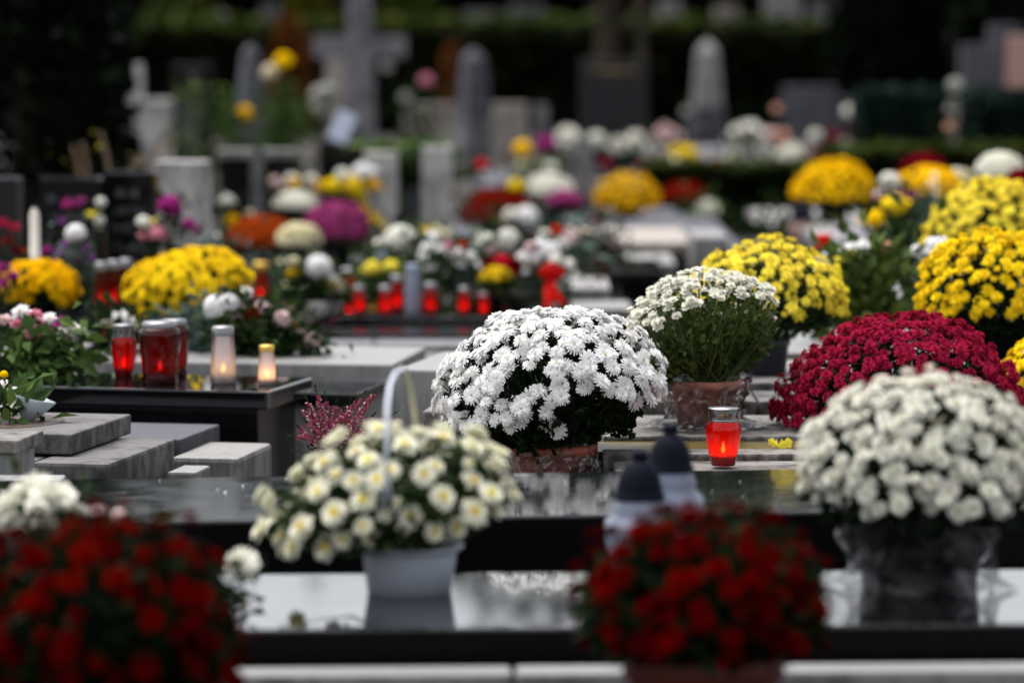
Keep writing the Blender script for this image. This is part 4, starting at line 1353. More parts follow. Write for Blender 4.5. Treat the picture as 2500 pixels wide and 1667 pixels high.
kerb_w("narrow pale kerb edge below the short pillar", -1.75, X(150, 10.05), 10.0, 10.14, 0.0, 0.452, "stone_white", 1, yaw=0.02)
# stone steps on the right, between the big white chrysanthemum and the crimson one
kerb_w("ledge behind the dark wet cover on which the red lamp stands", X(1500, 10.7), 1.95, 10.50, 10.93, 0.0, 0.400, "stone_kerb", 2, name="stone_ledge", cat="ledge")
kerb_w("stained kerb just behind the red lamp", X(1470, 10.95), 1.95, 10.94, 11.07, 0.0, 0.418, "stone_kerb", 2)
t = thing("mossy_channel", "strip of wet brown moss between two kerbs", "moss", (1.05, 11.075, 0))
block("bed", "moss_wet", -0.80, 0.88, 0.0, 0.275, 0, 0.404, t, 0.0)
kerb_w("pale step carrying the wrapped chrysanthemum and the crimson one", X(1470, 11.4), 2.0, 11.36, 11.98, 0.0, 0.421, "stone_kerb", 2, name="stone_step", cat="step")
kerb_w("stained grey step behind the wrapped chrysanthemum", X(1420, 12), 2.05, 12.0, 12.35, 0.0, 0.462, "stone_weathered", 3, name="stone_step", cat="step")
kerb_w("stained kerb in front of the slate flower pot", X(1400, 12.5), 2.1, 12.52, 12.72, 0.0, 0.470, "stone_weathered", 2)
kerb_w("pale top step carrying the slate flower pot", X(1380, 12.9), 2.2, 12.85, 13.68, 0.0, 0.445, "stone_pale", 2, name="stone_step", cat="step")
kerb_w("low stone bed under the big white chrysanthemum and the heather", -0.85, 0.245, 10.02, 11.45, 0.0, 0.270, "stone_kerb", 2, name="stone_bed", cat="stone bed")
# the two dark covers in front
tB = grave("long dark wet grave cover with the lantern tops before it", (-160, 1281), (2760, 1236), 0.485, 0.86, 0.135, "granite_wet", "granite_low_reflect", inset=0.02, extra="granite_low_reflect")
tA = grave("mirror-polished black grave cover under the white hanging basket", (-160, 1541), (2760, 1520), 0.421, 0.78, 0.066, "granite_mirror", "granite_low_reflect", inset=0.02, extra="granite_low_reflect")
kerb("white stone kerb along the lower picture edge", (-160, 1648), (2760, 1628), 0.372, 0.10, 0.372, "stone_white", n=2, bev=0.010)

# ================================================================== background chrysanthemums
def far_mum(label, cx, y_top, w, d, zb, petal, seed, n=190, fs=0.05, leaf="leaf_mid", theta=100, rzk=0.72, pot_mat="pot_black", kind="low", parts=0, centre="centre_yellow", hole=0.0, **kw):
    R = m_of(w, d) / 2 - fs * 0.25
    base = P(cx, 600, d); base.z = zb
    top = P(cx, y_top, d).z - zb
    rz = min(R * rzk, top * 0.75)
    return mum(label, base, R, top, kind, petal, fs, n, parts=parts, centre=centre, pot_r=min(0.11, R * 0.5), pot_h=min(0.15, top * 0.35), pot_mat=pot_mat, rz=rz, theta=theta,
               leaf=leaf, n_leaf=kw.pop("n_leaf", 260), leaf_size=0.05, stems=0, seed=seed, hole=hole, **kw)

far_mum("dark red chrysanthemum mound beside the leafy planter", 1212, 462, 195, 24.0, 0.27, "petal_darkred", 31, theta=96, centre="centre_wine")
far_mum("white chrysanthemum dome between dark red and magenta ones", 1340, 425, 130, 25.5, 0.27, "petal_ivory", 32)
far_mum("magenta chrysanthemum in front of the white dome", 1378, 466, 96, 24.4, 0.27, "petal_purple", 33, n=110, theta=85)
far_mum("small yellow chrysanthemum peeping out beside the white dome", 1262, 440, 52, 25.0, 0.27, "petal_yellow", 34, n=60)
far_mum("round yellow chrysanthemum before the low brownish hedge", 1530, 426, 164, 27.0, 0.27, "petal_gold", 35, theta=125, rzk=0.8)
far_mum("dark red chrysanthemum before the low brownish hedge", 1672, 446, 118, 27.6, 0.27, "petal_darkred", 36, theta=90, centre="centre_wine")
far_mum("deep yellow dome chrysanthemum above the grey lantern", 2034, 392, 206, 24.6, 0.36, "petal_gold", 37, n=260, theta=98, rzk=0.85)
far_mum("dark red chrysanthemum behind the amber one", 2252, 378, 118, 22.0, 0.45, "petal_darkred", 38, centre="centre_wine")
far_mum("amber chrysanthemum dome with a white spray before it", 2264, 408, 186, 20.0, 0.45, "petal_gold", 39, n=240, theta=90, rzk=0.7)
far_mum("pale greenish chrysanthemum half behind the amber dome", 2345, 418, 60, 20.6, 0.45, "petal_cream", 40, n=70)
far_mum("ivory chrysanthemum dome at the picture edge", 2440, 376, 120, 19.4, 0.45, "petal_ivory", 41)
far_mum("dark red chrysanthemum in front of the ivory dome at the picture edge", 2500, 416, 110, 18.2, 0.45, "petal_darkred", 42, centre="centre_wine")
far_mum("rust orange chrysanthemum behind the broad yellow one", 640, 527, 172, 20.2, 0.28, "petal_orange", 43, n=260, fs=0.04, theta=105, centre="centre_wine")
far_mum("cream chrysanthemum beside the rust orange one", 728, 548, 112, 19.4, 0.28, "petal_cream", 44, theta=110)
far_mum("large magenta chrysanthemum beside the cream one", 822, 492, 170, 21.2, 0.28, "petal_purple", 45, n=300, fs=0.04, theta=112, rzk=0.85)
far_mum("flat white chrysanthemum behind the rust orange and magenta ones", 720, 470, 108, 22.0, 0.28, "petal_ivory", 46, theta=85)
far_mum("amber orange chrysanthemum at the left picture border", 96, 636, 200, 15.4, 0.44, "petal_gold", 47, n=230, fs=0.055, theta=118, kind="loose", parts=140, hole=0.18, low=1.0, lump=0.12, n_leaf=900)
far_mum("broad bright yellow chrysanthemum behind the red candles", 476, 612, 306, 15.2, 0.44, "petal_yellow", 48, n=290, fs=0.06, theta=122, kind="loose", parts=200, hole=0.18, rzk=0.62, low=1.0, lean=(-0.12, -0.05), lump=0.12, n_leaf=1100, leaf="leaf_dark")
far_mum("small yellow top chrysanthemum far behind the low hedge", 1665, 356, 84, 33.5, 0.30, "petal_yellow", 49, n=90)
far_mum("white chrysanthemum dome behind the low hedge", 1935, 352, 88, 33.8, 0.34, "petal_ivory", 50, n=100)
far_mum("small yellow pot chrysanthemum among the red foil pots", 1212, 655, 86, 17.7, 0.31, "petal_yellow", 51, n=80, fs=0.04, theta=80, leaf="leaf_fresh", pot_mat="pot_black")

# ================================================================== arrangements on the graves behind
I, W, Y, K = "petal_ivory", "petal_white", "petal_yellow", "petal_pink"
bouquet("tall white and yellow bouquet before the white pillars", 0.0, 23.0, 868, [(835, 428, 34, "ball", I), (885, 422, 48, "ball", W), (815, 455, 40, "rose", Y), (862, 458, 50, "rose", Y), (905, 450, 34, "rose", "petal_gold"), (872, 475, 38, "rose", Y),
        (885, 515, 40, "rose", "petal_gold"), (910, 540, 40, "rose", Y), (845, 445, 30, "rose", I)], leaves=(150, 0.08, 0.06, "leaf_mid"), seed=11)
bouquet("cream tulips and yellow daffodils before the black tomb", 0.0, 23.4, 720, [(672, 445, 26, "rose", "petal_blush"), (710, 440, 30, "rose", I), (716, 450, 34, "rose", "petal_gold"), (760, 440, 28, "rose", I), (782, 455, 28, "rose", "petal_gold")],
        leaves=(110, 0.08, 0.06, "leaf_dark"), seed=12)
bouquet("little white and yellow flowers beside the pale concrete headstone", 0.0, 21.5, 560, [(556, 490, 30, "ball", I), (568, 540, 36, "rose", "petal_gold"), (608, 525, 24, "rose", "petal_cream"), (505, 452, 24, "rose", "petal_scarlet")], leaves=(160, 0.12, 0.06, "leaf_dark"), seed=13)
bouquet("bluish dusty leaves tucked behind the yellow chrysanthemum", 0.2, 18.6, 535, [(530, 575, 18, "spray", I)], leaves=(90, 0.07, 0.05, "leaf_grey"), seed=14, leaf_c=(535, 575))
# bouquets at the black headstones
bouquet("bouquet with a big magenta bloom before the black headstones", 0.0, 17.4, 410, [(415, 508, 62, "ball", "petal_purple"), (460, 550, 34, "ball", "petal_purple"), (350, 545, 36, "ball", I), (378, 540, 22, "spray", Y), (385, 576, 44, "rose", K), (345, 580, 22, "rose", K)],
        leaves=(160, 0.07, 0.06, "leaf_dark"), seed=15, vase=(0.06, 0.25, "pot_black"))
bouquet("violet spray with one white bloom beside the white candle post", 0.44, 16.2, 180, [(185, 573, 52, "ball", W), (115, 610, 34, "loose", "petal_purple"), (145, 618, 32, "loose", "petal_violet"), (160, 596, 26, "loose", "petal_violet"), (185, 632, 36, "loose", "petal_purple"),
        (220, 628, 30, "loose", "petal_violet"), (208, 604, 26, "loose", "petal_violet"), (130, 632, 26, "loose", "petal_violet")], leaves=(130, 0.06, 0.05, "leaf_grey"), seed=16, vase=(0.05, 0.12, "pot_black"))
bouquet("violet and white flowers hanging before the black headstone", 0.0, 17.7, 190, [(165, 498, 36, "loose", "petal_purple"), (195, 492, 36, "loose", "petal_purple"), (152, 540, 22, "loose", "petal_violet"), (222, 525, 30, "spray", "petal_lemon"), (246, 495, 26, "ball", I), (243, 540, 26, "ball", I)],
        leaves=(60, 0.05, 0.05, "leaf_dark"), seed=17)
bouquet("dark magenta flowers at the left picture border", 0.0, 16.2, 20, [(5, 545, 40, "loose", "petal_crimson"), (35, 555, 34, "loose", "petal_crimson"), (15, 590, 40, "loose", "petal_darkred"), (40, 610, 34, "loose", "petal_darkred"), (62, 612, 18, "spray", "petal_orange")],
        leaves=(120, 0.07, 0.05, "leaf_dark"), seed=18)
bouquet("mauve bloom resting on the amber chrysanthemum", 0.44, 15.1, 12, [(8, 655, 50, "loose", "petal_purple"), (30, 672, 36, "loose", "petal_purple"), (5, 690, 36, "loose", "petal_purple")], leaves=(40, 0.05, 0.05, "leaf_dark"), seed=19)
# behind the row of lamps
bouquet("bouquet with a white globe bloom and yellow roses beside a red lamp", 0.31, 18.0, 760, [(778, 655, 64, "ball", W), (722, 668, 36, "rose", Y), (718, 640, 28, "rose", "petal_cream"), (745, 695, 26, "rose", K), (805, 690, 40, "rose", "petal_lemon"), (832, 705, 34, "rose", "petal_cream"), (690, 700, 30, "spray", "petal_cream")],
        leaves=(230, 0.09, 0.06, "leaf_mid"), seed=21)
bouquet("dusty green leaves beside the white globe bloom", 0.31, 18.3, 690, [(682, 640, 20, "spray", "petal_cream")], leaves=(110, 0.07, 0.06, "leaf_grey"), seed=22, leaf_c=(682, 670))
bouquet("single large white globe bloom behind the yellow tulips", 0.31, 18.6, 978, [(978, 592, 84, "ball", I)], leaves=(120, 0.09, 0.06, "leaf_mid"), seed=23)
bouquet("two yellow tulips with green leaves among the red lamps", 0.31, 17.9, 930, [(910, 658, 42, "rose", "petal_lemon"), (955, 655, 40, "rose", "petal_lemon"), (982, 675, 22, "rose", Y)], leaves=(150, 0.06, 0.07, "leaf_fresh"), seed=24)
bouquet("drift of small white flowers behind the white candle", 0.31, 18.2, 1070, [(1060, 580, 50, "spray", W), (1045, 605, 46, "spray", W), (1075, 610, 46, "spray", W), (1030, 630, 44, "spray", W), (1110, 620, 50, "spray", W), (1140, 625, 48, "spray", W), (1160, 645, 40, "spray", W),
        (1085, 660, 44, "spray", W), (1120, 645, 40, "spray", W), (1095, 600, 26, "rose", K), (1130, 600, 22, "rose", "petal_scarlet"), (1050, 655, 36, "spray", W)], leaves=(170, 0.09, 0.05, "leaf_mid"), seed=25)
bouquet("lime green and cream tuft above the drift of white flowers", 0.28, 19.4, 1060, [(1062, 560, 44, "loose", "petal_cream"), (1040, 560, 30, "loose", "petal_lemon"), (1085, 568, 34, "loose", "petal_cream")], leaves=(110, 0.08, 0.05, "leaf_fresh"), seed=26)
bouquet("two cream globe blooms in a red foil pot", 0.31, 18.5, 1205, [(1180, 592, 54, "ball", I), (1240, 588, 60, "ball", I), (1235, 615, 44, "rose", "petal_blush"), (1200, 612, 30, "rose", "petal_blush")], leaves=(120, 0.09, 0.06, "leaf_mid"), seed=27, vase=(0.085, 0.17, "ribbon_red"))
bouquet("red blooms behind the small yellow pot chrysanthemum", 0.31, 18.0, 1235, [(1228, 645, 50, "rose", "petal_scarlet"), (1250, 660, 40, "rose", "petal_scarlet"), (1195, 650, 34, "rose", "petal_red"), (1262, 640, 30, "rose", "petal_red")], leaves=(60, 0.06, 0.05, "leaf_dark"), seed=28)
bouquet("white blooms above the red ribbon bow", 0.31, 17.7, 1330, [(1300, 630, 56, "ball", W), (1340, 618, 56, "ball", W), (1320, 605, 44, "ball", W), (1355, 640, 40, "ball", I), (1385, 650, 40, "ball", I), (1295, 608, 34, "rose", "petal_blush")], leaves=(90, 0.08, 0.05, "leaf_mid"), seed=29)
# red foil and ribbon
t = thing("red_ribbon", "bright red ribbon bow with hanging tails below the white blooms", "ribbon", (P(1345, 680, 17.5).x, 17.5, 0.31))
b0 = Vector((P(1345, 680, 17.5).x, 17.5, 0.31))
def strip(name, pts, wid, mat):
    mb = MB(); q = [P(*p) - b0 for p in pts]; Vv = []
    for i, p in enumerate(q):
        tn = (q[min(i + 1, len(q) - 1)] - q[max(i - 1, 0)]).normalized()
        sd = tn.cross(Vector((0.2, -1, 0.2))).normalized() * wid * (1 if 0 < i < len(q) - 1 else 0.6)
        Vv += [p - sd, p + sd, p + sd + Vector((0, 0.004, 0)), p - sd + Vector((0, 0.004, 0))]
    n = len(q)
    Fc = []
    for i in range(n - 1):
        a, b = 4 * i, 4 * (i + 1)
        Fc += [(a, a + 1, b + 1, b), (a + 2, a + 3, b + 3, b + 2), (a + 1, a + 2, b + 2, b + 1), (a + 3, a, b, b + 3)]
    mb.add(Vv, Fc, 0, True)
    mb.build(name, mat, t)
strip("loop", [(1345, 690, 17.5), (1325, 660, 17.46), (1335, 650, 17.48), (1350, 685, 17.5)], 0.03, "ribbon_red")
strip("loop", [(1345, 690, 17.5), (1372, 655, 17.46), (1362, 645, 17.48), (1345, 685, 17.5)], 0.03, "ribbon_red")
strip("tail", [(1345, 685, 17.48), (1338, 710, 17.44), (1342, 735, 17.42), (1332, 752, 17.40)], 0.022, "ribbon_red")
strip("tail", [(1348, 685, 17.48), (1352, 712, 17.45), (1362, 728, 17.43), (1376, 742, 17.42)], 0.018, "ribbon_red")
bouquet("white, mauve and red bouquet in front of the magenta chrysanthemum", 0.27, 23.3, 1290, [(1285, 535, 62, "ball", W), (1250, 530, 44, "ball", I), (1252, 560, 44, "loose", "petal_purple"), (1285, 575, 44, "loose", "petal_purple"), (1310, 578, 40, "loose", "petal_violet"), (1240, 548, 34, "loose", "petal_purple")], leaves=(140, 0.10, 0.06, "leaf_mid"), seed=30)
bouquet("pink, white and red spray beside the pale slab", 0.31, 19.4, 1385, [(1358, 565, 28, "rose", "petal_scarlet"), (1385, 590, 46, "ball", "petal_blush"), (1370, 600, 36, "ball", I), (1330, 575, 30, "ball", I), (1400, 575, 28, "ball", "petal_blush"), (1390, 560, 22, "spray", I)], leaves=(150, 0.10, 0.06, "leaf_grey"), seed=33)
bouquet("blush roses in a brown basket beside the pale slab", 0.28, 20.0, 1445, [(1440, 575, 34, "rose", "petal_blush"), (1465, 580, 38, "rose", I), (1490, 590, 36, "rose", "petal_blush"), (1425, 570, 26, "rose", "petal_cream"), (1510, 600, 24, "rose", "petal_violet"), (1480, 600, 26, "rose", "petal_blush")],
        leaves=(170, 0.10, 0.06, "leaf_mid"), seed=34, vase=(0.10, 0.16, "pot_red"))
bouquet("red berries under the round yellow chrysanthemum", 0.27, 26.2, 1465, [(1455, 535, 22, "ball", "petal_scarlet"), (1475, 540, 20, "ball", "petal_red"), (1448, 545, 18, "ball", "petal_red")], leaves=(60, 0.08, 0.05, "leaf_dark"), seed=35)
bouquet("single white bloom beside the dark red chrysanthemum at the low hedge", 0.27, 27.0, 1730, [(1730, 512, 58, "show", I)], leaves=(70, 0.10, 0.06, "leaf_fresh"), seed=36)
bouquet("yellow, rose and white flowers near the dark red mound", 0.27, 27.8, 1300, [(1275, 366, 44, "rose", "petal_gold"), (1280, 400, 46, "loose", "petal_cream"), (1318, 398, 26, "spray", "petal_cream"), (1345, 412, 34, "ball", I)], leaves=(160, 0.13, 0.07, "leaf_fresh"), seed=37, leaf_c=(1300, 410))
bouquet("red rose on a dark stem beside the white pillar", 0.0, 25.2, 1175, [(1177, 406, 34, "rose", "petal_scarlet")], leaves=(60, 0.08, 0.05, "leaf_dark"), seed=38)
bouquet("large white globe with a magenta bloom at the foot of the black monument", 0.30, 32.0, 1360, [(1330, 358, 56, "ball", "petal_purple"), (1385, 335, 64, "show", I), (1392, 362, 54, "show", I)], leaves=(110, 0.14, 0.08, "leaf_dark"), seed=39)
bouquet("row of three pale green and white blooms below the black monument", 0.30, 32.8, 1505, [(1455, 342, 48, "show", I), (1508, 356, 54, "show", I), (1553, 340, 48, "show", I), (1570, 368, 40, "ball", I)], leaves=(130, 0.16, 0.08, "leaf_dark"), seed=40)
bouquet("small crimson blooms on the slate grave cover", 0.30, 31.6, 1490, [(1480, 402, 32, "rose", "petal_crimson"), (1565, 410, 26, "rose", "petal_crimson"), (1600, 398, 22, "rose", "petal_crimson")], leaves=(60, 0.12, 0.06, "leaf_dark"), seed=41)
bouquet("cream and white blooms below the small yellow top chrysanthemum", 0.30, 32.4, 1640, [(1640, 402, 56, "show", I), (1665, 412, 40, "ball", W), (1615, 412, 36, "show", I), (1715, 400, 32, "show", I), (1750, 395, 26, "rose", "petal_crimson")], leaves=(100, 0.14, 0.07, "leaf_mid"), seed=42)
bouquet("pale blush bloom beside the obelisk pedestal", 0.34, 36.0, 1640, [(1625, 325, 54, "show", "petal_blush"), (1650, 340, 40, "ball", "petal_blush"), (1675, 272, 26, "show", "petal_dim")], leaves=(50, 0.1, 0.07, "leaf_dark"), seed=43)
bouquet("white wreath of small blooms before the pale obelisk", 0.34, 35.0, 1830, [(1800, 320, 46, "spray", I), (1830, 312, 50, "spray", I), (1858, 325, 44, "spray", I), (1785, 345, 40, "spray", I), (1815, 355, 40, "spray", I), (1850, 355, 34, "spray", I), (1790, 385, 50, "show", I), (1825, 395, 40, "show", I), (1860, 380, 36, "show", I)],
        leaves=(140, 0.16, 0.07, "leaf_mid"), seed=44)
bouquet("peach blooms between the white wreath and slate headstone", 0.34, 34.6, 1905, [(1905, 335, 50, "show", "petal_peach"), (1897, 268, 24, "rose", "petal_peach"), (1880, 330, 34, "ball", "petal_blush")], leaves=(60, 0.12, 0.07, "leaf_dark"), seed=45)
bouquet("white and dark red flowers beside the square clipped bush", 0.34, 33.4, 2040, [(2065, 362, 60, "show", I), (2040, 370, 40, "show", I), (1990, 330, 34, "show", I), (2030, 338, 34, "rose", "petal_crimson"), (2085, 325, 46, "rose", "petal_red"), (2000, 385, 50, "rose", "petal_darkred"), (2075, 275, 36, "ball", I)], leaves=(160, 0.16, 0.07, "leaf_dark"), seed=46)
bouquet("white and orange bloom between the clipped bushes", 0.0, 29.6, 2330, [(2332, 212, 38, "rose", "petal_dim"), (2322, 268, 26, "rose", "petal_dim"), (2318, 312, 26, "rose", "petal_peach")], leaves=(160, 0.12, 0.06, "leaf_dark"), seed=47)
# right middle
bouquet("two yellow globe blooms on tall leafy stems", 0.45, 17.8, 2180, [(2185, 505, 60, "ball", Y), (2138, 538, 52, "ball", "petal_gold"), (2145, 568, 26, "ball", Y)], leaves=(330, 0.13, 0.06, "leaf_mid"), seed=51, leaf_c=(2225, 560))
bouquet("white and magenta blooms beside the amber dome", 0.45, 19.2, 2160, [(2172, 448, 54, "ball", I), (2150, 482, 38, "loose", "petal_purple"), (2205, 474, 34, "loose", "petal_purple"), (2235, 476, 34, "loose", "petal_purple"), (2190, 470, 28, "loose", "petal_violet")], leaves=(120, 0.08, 0.05, "leaf_mid"), seed=52)
bouquet("white spray standing before the amber dome", 0.45, 19.0, 2280, [(2280, 430, 22, "spray", I), (2278, 450, 26, "spray", W), (2283, 470, 22, "spray", W), (2335, 415, 22, "spray", I)], leaves=(110, 0.07, 0.05, "leaf_grey"), seed=53, leaf_c=(2290, 500))
bouquet("pale flowering tuft beside the grey lantern", 0.36, 23.0, 1890, [(1880, 535, 36, "spray", I), (1850, 545, 34, "spray", I), (1905, 555, 34, "spray", "petal_cream"), (1935, 560, 34, "spray", "petal_cream"), (1960, 565, 40, "spray", "petal_lemon"), (1985, 560, 34, "spray", "petal_lemon")], leaves=(200, 0.12, 0.06, "leaf_mid"), seed=54)
bouquet("large green arrangement with white lilies behind the yellow dome", 0.46, 14.2, 2110, [(2085, 605, 46, "spray", W), (2110, 600, 46, "spray", W), (2060, 610, 40, "spray", W), (2010, 640, 46, "ball", W), (1995, 655, 36, "spray", W), (2050, 635, 34, "spray", "petal_lemon"), (2075, 622, 34, "spray", "petal_lemon"), (2170, 598, 20, "rose", "petal_peach"), (2163, 610, 18, "rose", "petal_peach")],
        leaves=(700, 0.115, 0.075, "leaf_olive"), seed=55, leaf_c=(2115, 660))
bouquet("white blooms between the green arrangement and the yellow chrysanthemums", 0.46, 14.6, 2265, [(2280, 605, 52, "ball", W), (2240, 615, 36, "ball", W), (2262, 628, 36, "ball", W), (2300, 595, 34, "ball", W)], leaves=(160, 0.08, 0.06, "leaf_mid"), seed=56)
# left front of the black polished cover
bouquet("white and pink roses with dark red ones behind the clear candle", 0.44, 13.9, 640, [(528, 752, 62, "rose", W), (558, 745, 58, "rose", W), (582, 778, 60, "rose", "petal_blush"), (618, 770, 46, "rose", "petal_darkred"), (640, 757, 46, "rose", "petal_blush"), (640, 790, 44, "rose", "petal_red"), (688, 782, 46, "rose", "petal_blush"),
        (715, 800, 30, "rose", "petal_orange"), (762, 835, 44, "rose", "petal_blush"), (730, 810, 26, "rose", "petal_blush"), (605, 795, 30, "rose", "petal_darkred")], leaves=(760, 0.085, 0.055, "leaf_mid"), seed=57, droop=0.3)
bouquet("dusty leaves and a pale bloom behind the paired red candles", 0.44, 14.1, 470, [(600, 712, 40, "spray", I)], leaves=(360, 0.085, 0.055, "leaf_grey"), seed=58, leaf_c=(475, 790))
bouquet("white flower tuft behind the single red candle", 0.44, 13.95, 285, [(262, 775, 44, "loose", I), (290, 770, 50, "loose", W), (310, 780, 46, "loose", W), (275, 790, 36, "loose", "petal_cream"), (218, 808, 34, "ball", I), (340, 800, 34, "loose", "petal_cream")], leaves=(260, 0.075, 0.055, "leaf_mid"), seed=59)
bouquet("pink and white bouquet with drooping green leaves at the left border", 0.476, 12.65, 75, [(50, 760, 54, "loose", W), (85, 770, 48, "loose", "petal_pink"), (120, 778, 48, "loose", W), (150, 785, 46, "loose", "petal_purple"), (180, 800, 44, "loose", I), (110, 795, 40, "loose", "petal_pink"), (40, 790, 40, "loose", "petal_pink"),
        (10, 780, 46, "loose", "petal_blush"), (150, 812, 44, "loose", I), (170, 825, 40, "loose", "petal_blush"), (82, 812, 44, "rose", K), (60, 775, 30, "loose", "petal_purple"), (185, 820, 36, "loose", W)],
        leaves=(430, 0.095, 0.075, "leaf_fresh"), seed=60, droop=0.9, leaf_c=(95, 850))
# white flowers in paper on the stained slab
t = bouquet("white flowers in pale blue paper lying on the stained slab", 0.466, 11.3, 20, [(5, 945, 50, "spray", W), (28, 960, 46, "spray", W), (10, 985, 46, "spray", W), (35, 990, 34, "spray", I), (-20, 970, 50, "spray", W), (10, 915, 20, "rose", "petal_gold")],
        leaves=(46, 0.05, 0.075, "leaf_fresh"), seed=61)
mb = MB()
mb.lathe([(0.012, 0.0), (0.035, 0.03), (0.062, 0.075), (0.066, 0.074), (0.038, 0.03), (0.012, 0.0)], 18, 0, True, wob=lambda a, i, z: 1 + 0.10 * math.cos(5 * a))
mb.build("paper", "paper_white", t, (0.045, 0.03, 0.0), (0, 0.25, 0))

# ================================================================== lamps on the graves behind
def lamp_px(label, cx, y_top, y_bot, w, d, zb, **kw):
    b = P(cx, 600, d); b.z = zb
    h = P(cx, y_top, d).z - zb
    return votive(label, b, m_of(w, d), h, **kw)
lamp_px("first of three dark red lamps beside the yellow chrysanthemum, next to the violet spray", 246, 640, 745, 36, 15.9, 0.44, glass="glass_darkred", style="cyl", group="three dark red lamps", lit=0.02)
lamp_px("middle one of three dark red lamps beside the yellow chrysanthemum", 277, 636, 745, 36, 15.95, 0.44, glass="glass_darkred", style="cyl", group="three dark red lamps", lit=0.05)
lamp_px("third of three dark red lamps, half hidden by the yellow chrysanthemum", 306, 632, 745, 36, 16.05, 0.44, glass="glass_darkred", style="cyl", group="three dark red lamps")
lamp_px("tall red lamp between the broad yellow chrysanthemum and white globe bloom", 636, 640, 745, 44, 18.2, 0.31, glass="glass_red", style="cyl", lit=0.05, lid="brass")
lamp_px("small dark red lamp, first in the row, beside the yellow rose bouquet", 876, 697, 765, 32, 17.55, 0.31, glass="glass_red", style="cyl", lit=0.04, group="row of small red lamps")
lamp_px("low red lamp beside the taller one, in the row", 940, 697, 765, 36, 17.5, 0.31, glass="glass_red", style="cyl", lit=0.05, group="row of small red lamps")
lamp_px("tallest red lamp of the row, next to the white candle", 968, 672, 765, 36, 17.62, 0.31, glass="glass_red", style="cyl", lit=0.05, group="row of small red lamps")
lamp_px("wide dark red lamp of the row, past the white candle", 1050, 690, 765, 38, 17.52, 0.31, glass="glass_red", style="cyl", lit=0.04, group="row of small red lamps")
lamp_px("last small red lamp of the row, before the yellow pot chrysanthemum", 1132, 700, 765, 30, 17.52, 0.31, glass="glass_red", style="cyl", lit=0.04, group="row of small red lamps")
lamp_px("slender white grave candle standing in the row of red lamps", 1008, 645, 765, 40, 17.55, 0.31, glass="porcelain", style="cyl", lid="porcelain", wax="wax")
lamp_px("red lamp glowing behind the yellow rose bouquet", 850, 655, 730, 48, 18.4, 0.31, glass="glass_red", style="cyl", lit=0.03)
lamp_px("small red lamp with white lid behind the yellow tulips", 930, 612, 700, 30, 18.4, 0.31, glass="glass_red", style="cyl", lid="porcelain")
lamp_px("small round red lamp by the yellow pot chrysanthemum leaves", 1180, 715, 755, 26, 17.5, 0.31, glass="glass_red", style="cup", lit=0.03)
lamp_px("red cone lamp beside the white lilies", 2012, 572, 640, 44, 16.9, 0.40, glass="glass_red", style="jar", lid="ribbon_red")
lamp_px("small red lamp deep between the pots beside the grey lantern", 1990, 590, 640, 30, 17.3, 0.40, glass="glass_darkred", style="cyl", lid="pot_slate")
grave_w("low slate grave cover under the red cone lamp", X(1900, 17), X(2080, 17), 16.4, 17.8, 0.40, 0.06, "stone_slate", "granite_brown")
# the four candles on the black polished cover
lamp_px("bright red glass candle standing alone beside the pink bouquet", 300, 792, 920, 64, 12.62, 0.476, glass="glass_red", style="jar", flame_h=0.17, lit=0.05, seg=44, holes=True)
lamp_px("broad dark red glass candle with a pale lid, nearer of the pair", 388, 784, 920, 104, 12.42, 0.476, glass="glass_darkred", style="cup", flame_h=0.17, lit=0.05, seg=44, lid="tin")
lamp_px("dark red glass candle standing behind the broad one", 424, 779, 920, 74, 12.66, 0.476, glass="glass_darkred", style="cup", flame_h=0.17, lit=0.05, seg=44, lid="tin")
lamp_px("clear glass candle with a silver lid and a burning flame", 543, 796, 920, 64, 12.38, 0.476, glass="glass_frost", style="cyl", flame_h=0.17, lit=0.05, seg=28, lid="tin", wax="wax")
lamp_px("small clear candle with a gold lid and a burning flame", 650, 842, 925, 44, 12.36, 0.476, glass="glass_frost", style="cyl", flame_h=0.17, lit=0.05, seg=28, lid="brass", wax="wax")

# lanterns: porcelain body and dark cone lid
def lantern(label, base, w, h, body="porcelain", lid="lid_slate", lid_w=0.66, group=None, body_k=0.62, light=0.0):
    t = thing("grave_lantern", label, "lantern", base, 0.2, group)
    r = w / 2; hb = h * body_k; lr = r * lid_w
    mb = MB()
    mb.lathe([(r * 0.2, 0), (r * 0.78, 0), (r * 0.84, hb * 0.06), (r * 0.74, hb * 0.14), (r * 0.92, hb * 0.45), (r * 1.0, hb * 0.66), (r * 0.95, hb * 0.76), (r * 0.74, hb * 0.84), (r * 0.80, hb * 0.89), (r * 0.70, hb * 0.95), (r * 0.70, hb)], 32,
             wob=lambda a, i, z: 1 + (0.03 * abs(math.sin(4 * a)) if 2 < i < 7 else 0))
    mb.build("body", body, t)
    mb = MB()
    z0 = hb
    hl = h - hb
    mb.lathe([(lr * 1.08, z0), (lr * 1.12, z0 + hl * 0.05), (lr * 1.02, z0 + hl * 0.10), (lr * 0.98, z0 + hl * 0.2), (lr * 0.84, z0 + hl * 0.50), (lr * 0.58, z0 + hl * 0.72), (lr * 0.30, z0 + hl * 0.80)], 28)
    l = mb.build("lid", lid, t)
    mb = MB(); mb.lathe([(lr * 0.30, z0 + hl * 0.80), (lr * 0.29, z0 + hl * 0.84), (lr * 0.34, z0 + hl * 0.87), (lr * 0.34, z0 + hl * 0.97), (lr * 0.28, z0 + hl), (0.001, z0 + hl)], 20)
    mb.build("knob", lid, l)
    return t
def lan_px(label, cx, y_top, w, d, zb, **kw):
    b = P(cx, 600, d); b.z = zb
    return lantern(label, b, m_of(w, d), P(cx, y_top, d).z - zb, **kw)
